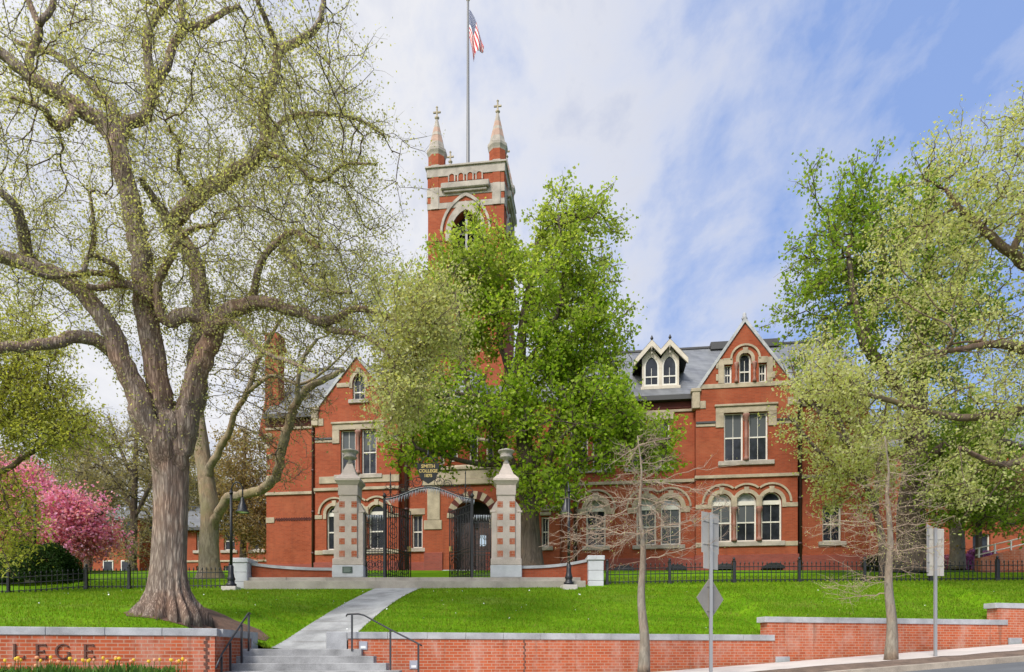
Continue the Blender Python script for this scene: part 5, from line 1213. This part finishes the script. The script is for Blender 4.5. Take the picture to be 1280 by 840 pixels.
tree('green_tree', 'dark stemmed fresh green tree growing in front of the right hand brick wing', 'tree', b, limbs, env, 1800, 31, bf=.3, r_tip=.013, r_pow=.41, leafsets=[('foliage', 'fresh_leaf', 30000, .16, .17, .125, .5, .6)], twigs=2, twig_len=.42, twig_r=.006, clump=.8, per=9, csd=.38, bark_m='maple_bark', branch_m='maple_branch', max_r=.12, flare=.3, trunk_sides=18)
# pale budding trees
D = 24.5
limbs = [L_((1372, 740, 22), (1368, 690, 18), (1362, 600, 16), (1352, 500, 14), (1340, 420, 12), (1330, 340, 9), (1320, 260, 6.5), (1300, 180, 4), (1285, 120, 2.4)),
 L_((1346, 460, 9), (1300, 446, 7), (1270, 432, 6), (1238, 430, 4.5), (1205, 436, 3.4), (1170, 440, 2.2), d1=-1.5), L_((1336, 390, 8), (1290, 340, 6.5), (1255, 310, 5.5), (1222, 280, 4.5), (1200, 262, 3.4), (1180, 235, 2.2), d1=.5), L_((1265, 318, 4.5), (1280, 270, 3.6), (1286, 220, 2.4)),
 L_((1350, 520, 8), (1300, 510, 6.5), (1240, 520, 5), (1180, 520, 4), (1110, 500, 3), (1040, 480, 2), d1=-1), L_((1356, 560, 7), (1300, 570, 5), (1250, 580, 3.6), (1200, 560, 2.4), d1=-2), L_((1346, 460, 6), (1400, 400, 4), (1430, 330, 3))]
env = [(1230, 270, 24.5, 95, 110, 3, 2.6), (1290, 200, 24.5, 70, 90, 2.6, 1.6), (1175, 265, 24.3, 76, 72, 2.4, 1.6), (1140, 350, 24.2, 70, 60, 2.2, .9), (1260, 430, 24, 110, 100, 3, 2), (1150, 510, 23.8, 130, 66, 2.4, 1.5), (1080, 510, 23.6, 76, 54, 2, .8), (1240, 590, 23.8, 80, 46, 2.2, .8), (1380, 300, 24.5, 90, 140, 3, .9), (1030, 470, 23.6, 50, 42, 1.6, .6)]
b = P(1372, 728, 24.5); b.z = lawnz(b.x, b.y)-.05
tree('budding_tree', 'pale budding tree reaching in from the right edge over the green tree', 'tree', b, limbs, env, 2100, 41, bf=.28, r_tip=.010, r_pow=.42, leafsets=[('foliage', 'pale_leaf', 32000, .13, .112, .075, .5, .3)], twigs=1, twig_len=.42, twig_r=.004, twig_m='olive_twig', clump=.8, per=9, csd=.36, max_r=.07, bark_m='branch_bark', branch_m='branch_bark', trunk_sides=16)
D = 27.2
limbs = [L_((1104, 728, 5), (1103, 700, 4.4), (1100, 660, 4), (1086, 615, 3.6), (1066, 565, 3.2), (1040, 500, 2.6), (1030, 450, 1.6)), L_((1080, 605, 3), (1030, 570, 2.4), (985, 520, 1.6)), L_((1094, 640, 3), (1100, 560, 2.4), (1110, 500, 1.6)), L_((1064, 560, 2.4), (1010, 500, 2), (990, 460, 1.2))]
env = [(1045, 520, 27.2, 72, 70, 1.9, 2), (1080, 590, 27, 62, 50, 1.8, 1.6), (1010, 465, 27.2, 46, 40, 1.4, .9), (1110, 530, 27, 50, 60, 1.6, 1), (1045, 600, 27, 32, 38, 1.4, .6)]
b = P(1104, 722, 27.2); b.z = lawnz(b.x, b.y)-.05
tree('flowering_tree', 'small cream green tree between the right gable and the brick wing', 'tree', b, limbs, env, 650, 43, bf=.3, r_tip=.010, r_pow=.4, leafsets=[('foliage', 'pale_leaf', 10500, .13, .125, .085, .4, .5)], twig_m='olive_twig', twigs=1, twig_len=.35, twig_r=.005, csd=.36, max_r=.06, bark_m='maple_bark', branch_m='branch_bark', trunk_sides=12)
D = 34
limbs = [L_((1196, 712, 10), (1196, 690, 8.4), (1197, 640, 8), (1199, 590, 6), (1205, 540, 4), (1215, 480, 2.4)), L_((1198, 600, 4), (1170, 560, 3), (1150, 530, 2)), L_((1199, 590, 4), (1240, 550, 3), (1260, 520, 2))]
env = [(1200, 560, 34, 70, 70, 2.6, 1), (1250, 600, 34, 50, 50, 2, .6)]
b = P(1196, 706, 34); b.z = lawnz(b.x, b.y)-.05
tree('grey_trunk_tree', 'smooth grey trunked tree standing against the right brick wing', 'tree', b, limbs, env, 420, 47, r_tip=.014, leafsets=[('foliage', 'fresh_leaf', 9000, .2, .2, .15, .4, .6)], twigs=1, twig_len=.4, twig_r=.006, bark_m='grey_bark' if 'grey_bark' in M else 'young_bark', branch_m='maple_branch', trunk_sides=14)
D = 31.5
limbs = [L_((1223, 716, 4.5), (1223, 690, 3.8), (1224, 650, 3.4), (1226, 610, 2.6), (1230, 570, 1.6)), L_((1224, 640, 2.4), (1245, 620, 1.8), (1262, 600, 1.2))]
env = [(1245, 625, 31.5, 40, 32, 1.6, 1)]
b = P(1223, 710, 31.5); b.z = lawnz(b.x, b.y)-.05
tree('small_tree', 'thin dark stemmed small tree above the purple shrub', 'tree', b, limbs, env, 200, 49, r_tip=.012, leafsets=[('foliage', 'brown_bud', 4500, .16, .14, .10, .4, .4)], twigs=2, twig_len=.4, twig_r=.005, bark_m='maple_bark', branch_m='maple_branch', trunk_sides=10)
# left background
D = 29.5
limbs = [L_((263, 730, 19), (263, 710, 15), (262, 680, 13.5), (262, 640, 13.5), (258, 600, 12), (252, 560, 11), (246, 500, 9), (250, 440, 7), (248, 380, 5)),
 L_((262, 665, 9), (274, 640, 8), (286, 622, 7.5), (306, 618, 7.5), (330, 610, 8), (346, 592, 8), (352, 566, 8), (360, 534, 8), (370, 505, 7), (384, 486, 6.5), (405, 475, 5.5), (430, 462, 3.5), d1=-4.5),
 L_((254, 605, 8), (268, 575, 6.5), (284, 545, 5.5), (294, 516, 5), (310, 488, 4.6), (322, 450, 4), (338, 420, 3.4), (352, 398, 2.4), d1=-3),
 L_((372, 505, 5), (372, 480, 4), (378, 450, 3.4), (396, 424, 2.6), d0=-4.2, d1=-5), L_((310, 490, 3.6), (340, 470, 3), (376, 480, 2.6), (410, 460, 2), (440, 430, 1.4), d0=-2, d1=-5)]
limbs = [[(x, y, d, r*(.82 if k == 0 else .72)) for x, y, d, r in l] for k, l in enumerate(limbs)]
env = [(355, 470, 26, 56, 60, 2.4, 1.2), (330, 520, 27, 60, 60, 2.4, 1), (300, 450, 28, 70, 80, 3, 1.2), (400, 425, 25.5, 70, 36, 2, .35), (350, 580, 26.5, 40, 40, 1.6, .5)]
b = P(263, 722, 29.5); b.z = lawnz(b.x, b.y)-.05
tree('mossy_tree', 'pale barked tree behind the big trunk, mossy limb crossing the hall', 'tree', b, limbs, env, 480, 51, bf=.3, r_tip=.011, r_pow=.42, leafsets=[('foliage', 'olive_bud', 5500, .15, .09, .06, .4, 0)], twigs=2, twig_len=.45, twig_r=.0055, max_r=.06, bark_m='plane_bark', branch_m='branch_bark', trunk_sides=16, flare=.25)
D = 23.5
limbs = [L_((-70, 750, 16), (-68, 700, 13), (-60, 620, 11), (-50, 540, 9), (-40, 460, 7), (-30, 400, 4)), L_((-56, 590, 6), (-10, 540, 4), (30, 500, 3), (60, 480, 2)), L_((-52, 560, 6), (0, 500, 4), (20, 450, 3), (40, 410, 2)), L_((-58, 610, 5), (0, 590, 3.4), (50, 560, 2.4), (90, 540, 1.5))]
env = [(20, 480, 23.5, 80, 70, 2.4, 2), (50, 530, 23.4, 60, 40, 2, 1.2), (-40, 450, 23.5, 70, 110, 2.6, 1.2), (10, 420, 23.5, 60, 40, 2, .8), (10, 660, 23.4, 30, 50, 1.2, .5), (-30, 590, 23.4, 60, 50, 2, .8)]
b = P(-70, 744, 23.5); b.z = lawnz(b.x, b.y)-.05
tree('yellow_green_tree', 'feathery yellow green tree at the left edge above the hedge', 'tree', b, limbs, env, 1300, 53, bf=.3, r_tip=.010, leafsets=[('foliage', 'willow_leaf', 30000, .15, .15, .055, .3, 1.2)], twigs=2, twig_len=.45, twig_r=.0045, max_r=.06, bark_m='branch_bark', branch_m='branch_bark')
D = 33
limbs = [L_((78, 730, 8), (78, 705, 7), (80, 680, 6), (84, 650, 4.5), (88, 615, 3)), L_((79, 690, 4.5), (56, 660, 3.6), (30, 640, 2.4)), L_((80, 685, 4.5), (105, 655, 3.6), (128, 640, 2.4)), L_((79, 690, 4), (60, 640, 3), (50, 605, 2))]
env = [(76, 655, 33, 50, 44, 2.4, 2.4), (34, 630, 33, 44, 46, 2.4, 1.5), (98, 668, 32.6, 28, 36, 1.8, 1), (0, 640, 33, 40, 54, 2.4, 1.2), (10, 600, 33.2, 36, 26, 2, .5)]
b = P(78, 716, 33); b.z = lawnz(b.x, b.y)-.05
tree('crabapple_tree', 'round crabapple in full pink blossom behind the dark hedge', 'tree', b, limbs, env, 1100, 55, bf=.3, r_tip=.010, leafsets=[('blossom', 'blossom', 40000, .17, .13, .12, 0, .2)], twigs=2, twig_len=.4, twig_r=.006, csd=.4, max_r=.07, bark_m='maple_bark', branch_m='maple_branch')
D = 40
limbs = [L_((166, 724, 6), (166, 700, 4.6), (167, 660, 4.2), (168, 610, 3.6), (170, 560, 2.6), (172, 510, 1.6)), L_((167, 650, 2.6), (186, 610, 2.2), (194, 590, 2.4), (190, 570, 2), (170, 560, 1.6)), L_((167, 640, 2.6), (145, 600, 2), (120, 580, 1.4)), L_((168, 600, 2.4), (150, 560, 1.8), (135, 520, 1.2))]
env = [(165, 600, 40, 66, 74, 4, 2), (135, 570, 40, 50, 60, 3.4, 1), (200, 560, 40, 50, 70, 3.4, .8), (165, 690, 39, 30, 26, 2, .4)]
b = P(166, 714, 40); b.z = lawnz(b.x, b.y)-.05
tree('bare_tree', 'nearly bare dark tree left of the big trunk before the far building', 'tree', b, limbs, env, 800, 57, bf=.35, r_tip=.015, leafsets=[('foliage', 'olive_bud', 9000, .2, .13, .09, .2, 0)], twigs=3, twig_len=.6, twig_r=.008, max_r=.09, bark_m='maple_bark', branch_m='maple_branch', twig_m='olive_twig')
D = 44
limbs = [L_((304, 722, 5), (304, 690, 4), (305, 640, 3.4), (306, 590, 2.4), (306, 540, 1.4))]
env = [(305, 600, 44, 34, 74, 2.6, 2), (292, 640, 43, 34, 44, 2.4, 1), (318, 650, 43, 18, 50, 2, .8)]
b = P(304, 714, 44); b.z = lawnz(b.x, b.y)-.05
tree('brown_tree', 'brown budding tree beside the left end of the hall', 'tree', b, limbs, env, 620, 59, r_tip=.015, leafsets=[('foliage', 'brown_bud', 14000, .22, .16, .11, .2, .2)], twigs=2, twig_len=.6, twig_r=.008, max_r=.08, bark_m='maple_bark', branch_m='maple_branch', twig_m='olive_twig')
D = 58
for k, (cx, top, lb) in enumerate(((110, 530, 'far olive tree beyond the pink crabapple'), (226, 545, 'far olive tree showing past the right side of the big trunk'), (20, 560, 'far olive tree at the left edge behind the blossom'))):
    limbs = [L_((cx, 730, 5), (cx, 690, 4), (cx+2, 640, 3), (cx, 590, 2), (cx+3, top+20, 1.2))]
    env = [(cx, (top+690)/2, 58, 44, (690-top)/2, 5, 1)]
    b = P(cx, 725, 58); b.z = 4.3
    tree('distant_tree', lb, 'tree', b, limbs, env, 520, 61+k, r_tip=.02, leafsets=[('foliage', 'olive_bud', 11000, .35, .22, .15, .2, .2)], twigs=2, twig_len=.9, twig_r=.012, max_r=.1, bark_m='maple_bark', branch_m='maple_branch', twig_m='olive_twig', group='distant trees behind the lawn')
# young street trees
def young(px, ybase, ytop, D, label, seed, env, npts, lean=0, leaves=()):
    b = P(px, ybase, D); limbs = [[(px+1, ybase+4, D, 7.4), (px+2.5, ybase-40, D, 5.8), (px-1.5, ybase-90, D, 4.9), (px+1, ybase-150, D, 3.6), (px-3.5, ybase-205, D, 2.3), (px-1, ytop+45, D, 1.3), (px-6, ytop, D, .6)]]
    return tree('young_street_tree', label, 'tree', b, limbs, env, npts, seed, bf=.55, r_tip=.0042, r_pow=.46, leafsets=leaves, twigs=2, twig_len=.28, twig_r=.0026, clump=.3, csd=.25, max_r=.028, bark_m='young_bark', branch_m='pale_twig', twig_m='pale_twig', group='young street trees', smooth_it=3, trunk_sides=12, flare=.25)
b1 = P(803, 838, 15.1)
young(803, 839, 545, 15.1, 'bare young street tree with pinkish twigs beside the diamond road sign', 71, [(765, 655, 15.1, 80, 46, 1.3, 1.6), (845, 650, 15.1, 70, 56, 1.3, 1.5), (802, 590, 15.1, 44, 56, .9, 1.2)], 410, leaves=[('buds', 'pale_leaf', 700, .08, .03, .018, .2, 0)])
young(1112, 821, 545, 17.4, 'bare young street tree with greyish twigs before the middle brick wall', 73, [(1080, 665, 17.4, 62, 58, 1.3, 1.3), (1140, 660, 17.4, 52, 70, 1.2, 1.2), (1110, 600, 17.4, 44, 60, .9, .9), (1060, 735, 17.4, 40, 18, .8, .35)], 330, leaves=[('buds', 'pale_leaf', 1500, .08, .035, .02, .2, 0)])
# ------------------------------------------------------------------ shrubs
def shrub(name, label, c, r, n, L, Wd, m, seed, cat='shrub', inner=.8):
    rng = np.random.default_rng(seed); t = thing(name, label, cat, c); d = rng.normal(size=(n, 3)); d[:, 2] = np.abs(d[:, 2])*.9; d /= np.linalg.norm(d, axis=1, keepdims=True)
    lump = 1+.10*np.sin(d[:, 0]*7+1)*np.sin(d[:, 1]*6)+.06*np.sin(d[:, 2]*11+d[:, 0]*9)
    q = d*np.array(r)*(lump*rng.uniform(inner, 1.02, n))[:, None]
    v, f = leaf_quads(q, L, Wd, rng, 0, 1.0); np_mesh('foliage', v, f, M[m], t)
    mb = MB()
    for k in range(9): a = k*.7; mb.tube([(0, 0, -.1), (r[0]*.4*math.cos(a), r[1]*.4*math.sin(a), r[2]*.4), (r[0]*.8*math.cos(a), r[1]*.8*math.sin(a), r[2]*.7)], [.03, .02, .008], 5)
    mb.build('stems', M['maple_branch'], t); return t
c = P(48, 741, 28.3); c.z = lawnz(c.x, c.y)
shrub('clipped_hedge', 'dark green clipped mound of yew behind the left fence', c, (1.75, 1.2, 1.62), 26000, .11, .05, 'yew_leaf', 81, 'hedge', .82)
c = P(1108, 708, 32.5); c.z = lawnz(c.x, c.y)
shrub('yew_bush', 'dark evergreen bush at the foot of the dark trunk', c, (1.0, .8, .95), 9000, .12, .05, 'dark_needle', 82)
c = P(1222, 710, 35); c.z = lawnz(c.x, c.y)
shrub('purple_shrub', 'purple flowering shrub against the right brick wing', c, (1.25, .8, 1.0), 7000, .12, .10, 'redbud', 83)
c = P(1176, 708, 35); c.z = lawnz(c.x, c.y)
shrub('pink_shrub', 'small pink flowering shrub behind the road sign plates', c, (.7, .6, .8), 3500, .12, .10, 'blossom', 84)
# ------------------------------------------------------------------ background buildings
def far_building(name, label, o, rz, w, d, h, rh, nwin, storeys=2, m='hall_brick', roofm='slate', cross=None):
    t = thing(name, label, 'building', o, rz); holes = []; fr = []
    for s in range(storeys):
        for i in range(nwin):
            cx = lerp(-w/2, w/2, (i+.5)/nwin); z0 = .9+s*(h/storeys); z1 = z0+h/storeys*.55
            oo, f = window(t, 'rect', cx, min(1.1, w/nwin*.4), z0, z1, 0); holes.append(oo)
    q = MB(); q.holed(rect(-w/2, w/2, -1, h), holes, 0, .24); q.box(-w/2, -w/2+.02, .01, d, -1, h); q.box(w/2-.02, w/2, .01, d, -1, h); q.build('wall', M[m], t)
    ln2 = MB(); ln2.bbox(-w/2-.05, w/2+.05, -.08, .05, h*.5, h*.5+.15, .02); ln2.build('string_course', M['stone'], t)
    r = MB(); r.add([(-w/2-.3, -.4, h-.05), (w/2+.3, -.4, h-.05), (w/2+.3, d/2, h+rh), (-w/2-.3, d/2, h+rh), (-w/2-.3, d+.4, h-.05), (w/2+.3, d+.4, h-.05)], [(0, 1, 2, 3), (3, 2, 5, 4), (0, 3, 4), (1, 5, 2)]); r.build('roof', M[roofm], t)
    MB().bbox(-w/2-.3, w/2+.3, -.5, -.3, h-.25, h+.02, .03).build('gutter', M['gutter'], t)
    if cross:
        cw, ch = cross; g = MB(); g.box(-w/2-.0, -w/2+cw, -1.5, -.01, -1, h+.4); g.build('projecting_bay', M[m], t)
        g = MB(); g.add([(-w/2-.3, -1.8, h+.35), (-w/2+cw+.3, -1.8, h+.35), (-w/2+cw+.3, d/2, h+.35+ch), (-w/2-.3, d/2, h+.35+ch)], [(0, 1, 2, 3)]); g.build('bay_roof', M['slate'], t)
        for zz_ in (1.0, 4.0):
            for xx in (.8, 2.2):
                f = MB(); f.bbox(-w/2+xx, -w/2+xx+.8, -1.56, -1.505, zz_, zz_+1.6, .01); f = f.build('window', M['white_paint'], t); MB().box(-w/2+xx+.08, -w/2+xx+.72, -1.575, -1.562, zz_+.08, zz_+1.52).build('pane', M['glass'], f)
    return t
c = P(235, 716, 52); c.z = 4.4
far_building('brick_building', 'far red brick building with grey slate roof left behind the big trunk', c, R(-4), 13, 8, 5.2, 2.6, 6, 2, cross=(3.6, 2.2))
c = P(20, 716, 60); c.z = 4.4
far_building('brick_building', 'far red brick building behind the pink blossom', c, R(6), 15, 8, 6, 3, 7, 2)
c = P(1300, 706, 44); c.z = 4.43
far_building('brick_wing', 'long plain red brick wing behind the trees at the right', c, R(-4), 18, 9, 9, 4, 5, 2)
c = P(1102, 705, 66); c.z = 4.4
far_building('white_house', 'white clapboard house glimpsed behind the yew bush', c, 0, 7, 7, 5.5, 2.5, 4, 2, 'siding', 'slate')
# brick steps with a white railing at the right edge
c = P(1226, 718, 30.5); c.z = lawnz(c.x, c.y)
sr_ = thing('ramp_wall', 'low brick ramp wall topped by a sloping white railing', 'ramp', c)
MB().prism([(0, -.3), (6, -.3), (6, 2.1), (.1, .68), (0, .66)], 0, .4).build('brickwork', M['wall_brick'], sr_)
q = MB()
for dz in (.42, .12): q.tube([(-.1, .2, .66+dz), (6, .2, 2.1+dz)], .035, 6)
for i in range(9): x = .05+i*.72; z = .68+x*.237; q.box(x-.03, x+.03, .17, .23, z-.02, z+.42)
q.build('railing', M['white_paint'], sr_)
# ------------------------------------------------------------------ tulip bed
bo = MB(); n = 60
vs = []
for i in range(n+1):
    s = lerp(-14, -1.0, i/n)
    for j in range(4):
        y = (-.02, -.35, -.8, -1.2)[j]; vs.append((WL[0]-WLd[0]*s-0*y+(-WLd[1])*(-y)*-1*0, 0, 0)) if False else vs.append((WL[0]+WLd[0]*-s+WLd[1]*-y*-1, WL[1]+WLd[1]*-s-WLd[0]*-y*-1*-1, (-.50, -.46, -.5, -.75)[j]+.02*rnd.random()))
bo.add(vs, [(i*4+j, (i+1)*4+j, (i+1)*4+j+1, i*4+j+1) for i in range(n) for j in range(3)], 0, True); bo.build('flower_bed', M['bed_soil'])['kind'] = 'structure'
def bedpt(s, off):                                             # s metres left of the corner, off metres in front of the wall
    nx, ny = WLd[1], -WLd[0]; nx, ny = (nx, ny) if ny < 0 else (-nx, -ny)
    return Vector((WL[0]+WLd[0]*s+nx*off, WL[1]+WLd[1]*s+ny*off, -.47))
rng = np.random.default_rng(5); V = []; Fc = []
for i in range(1700):
    s = rng.uniform(.72, 7.5); off = rng.uniform(.12, .75); p = np.array(bedpt(s, off)); a = rng.uniform(0, 2*PI); h = rng.uniform(.17, .31)*(1+.12*math.sin(s*5)); w = rng.uniform(.014, .024); le = rng.uniform(.03, .13)
    u = np.array([math.cos(a), math.sin(a), 0]); t_ = np.array([-u[1], u[0], 0]); k = len(V)
    V += [p-t_*w*.7, p+t_*w*.7, p+u*le*.45+t_*w+np.array([0, 0, h*.6]), p+u*le*.45-t_*w+np.array([0, 0, h*.6]), p+u*le+np.array([0, 0, h]), p+u*le*1.02+np.array([0, 0, h*.99])]
    Fc += [(k, k+1, k+2, k+3), (k+3, k+2, k+4, k+5)]
o = np_mesh('tulip_foliage', np.array(V), np.array(Fc), M['tulip_leaf']); tag(o, 'mass of narrow tulip leaves at the foot of the lettered wall', 'foliage', kind='stuff')
def tulip(m):
    q = MB(); q.tube([(0, 0, 0), (.01, 0, .16), (.0, .01, .33)], .006, 5, 1); q.lathe([(.006, 0), (.024, .012), (.030, .03), (.026, .055), (.018, .066)], 0, .01, .325, 8, 0)
    return q.build('tulip', [M[m], M['tulip_leaf']])
tu = {'tulip_yellow': tulip('tulip_yellow'), 'tulip_peach': tulip('tulip_peach')}
used = set(); lt = {'tulip_yellow': 'yellow tulip in bloom below the dark letters of the wall', 'tulip_peach': 'peach tulip in bloom below the dark letters of the wall'}
spots_px = [(7, 824), (17, 822), (22, 824), (24, 821), (27, 823.5), (47, 820.5), (49, 824), (62, 820), (61, 825), (88, 821.5), (106, 823.5), (109, 824), (112, 823.5), (113, 824.5), (118, 823.5), (127, 821), (134, 825), (142, 820.5), (144, 822), (150, 821.5), (165, 825), (166, 823.5), (188, 825), (192, 823.5), (200, 823), (214, 823.5), (222, 825.5), (224, 824.5), (227, 822), (234, 824.5), (16, 831), (46, 830.5), (73, 826), (94, 824), (155, 830), (152, 831), (-12, 823), (-25, 824)]
for i, (px, py) in enumerate(spots_px):
    k = 'tulip_peach' if i % 3 == 2 or py > 829 else 'tulip_yellow'
    lx = -wlx(px); off = rnd.uniform(.15, .55); p = bedpt(lx, off); a = (px-HX)/F; p.x = a*p.y; p.z = (HY-py-1.5)/F*p.y-.36
    o = tu[k] if k not in used else tu[k].copy()
    if k in used: COL.objects.link(o)
    used.add(k); o.location = p; o.rotation_euler = (rnd.uniform(-.1, .1), rnd.uniform(-.1, .1), rnd.uniform(0, 6)); s = rnd.uniform(.85, 1.3); o.scale = (s, s, 1)
    tag(o, lt[k], 'tulip', 'tulips in bloom under the lettered wall' if k == 'tulip_yellow' else 'peach tulips under the lettered wall')
# ------------------------------------------------------------------ grass blades and fallen petals on the lawn
rng = np.random.default_rng(9); n = 150000
X = rng.uniform(-19, 24, n); q = rng.uniform(0, 1, n)**1.25
yb = np.array([ (wall_y(x)+.16 if (x < -6.4 or x > -3.9) else 16.55) for x in X]); Y = yb+(28.5-yb)*q
xl = np.interp(Y, [16.42, 25.72], [-6.02, -5.10]); xr = np.interp(Y, [16.42, 25.72], [-4.16, -3.40])
gate_zone = (Y > 25.4) & (X > gx(288)) & (X < gx(757)); cr = P(222, 772, 17).x
ring = ((X-cr-.2)/1.75)**2+((Y-17.3)/1.1)**2 < 1
vis = np.abs(X/Y) < .80
ok = ~((X > xl+.02) & (X < xr-.02) & (Y < 26)) & ~gate_zone & ~ring & vis; X, Y = X[ok], Y[ok]
Zz = np.array([lawnz(x, y) for x, y in zip(X, Y)]); n = len(X); a = rng.uniform(0, 2*PI, n); h = rng.uniform(.03, .085, n); w = .006+.0004*Y
u = np.stack([np.cos(a), np.sin(a), np.zeros(n)], 1); tt = np.stack([-np.sin(a), np.cos(a), np.zeros(n)], 1); p = np.stack([X, Y, Zz-.005], 1); up = np.array([[0, 0, 1.]])
lean = rng.uniform(.0, .05, n)[:, None]
V = np.stack([p-tt*w[:, None], p+tt*w[:, None], p+u*lean+up*h[:, None]], 1).reshape(-1, 3); Fc = np.arange(3*n).reshape(-1, 3)
o = np_mesh('grass', V, Fc, M['grass_blade']); tag(o, 'short mown grass covering the sloping lawn', 'grass', kind='stuff')
rng = np.random.default_rng(15); n = 90
X = rng.uniform(-15, 22, n); Y = rng.uniform(17.5, 25, n); ok = (np.abs(X/Y) < .78) & (Y > np.array([wall_y(x) for x in X])+.6); X, Y = X[ok], Y[ok]
c = np.stack([X, Y, np.array([lawnz(x, y) for x, y in zip(X, Y)])+.06], 1); v, f = leaf_quads(c, .05, .04, rng, 0, 2)
o = np_mesh('fallen_petals', v, f, M['lens']); tag(o, 'pale petals and leaves scattered thinly over the lawn', 'petals', kind='stuff')
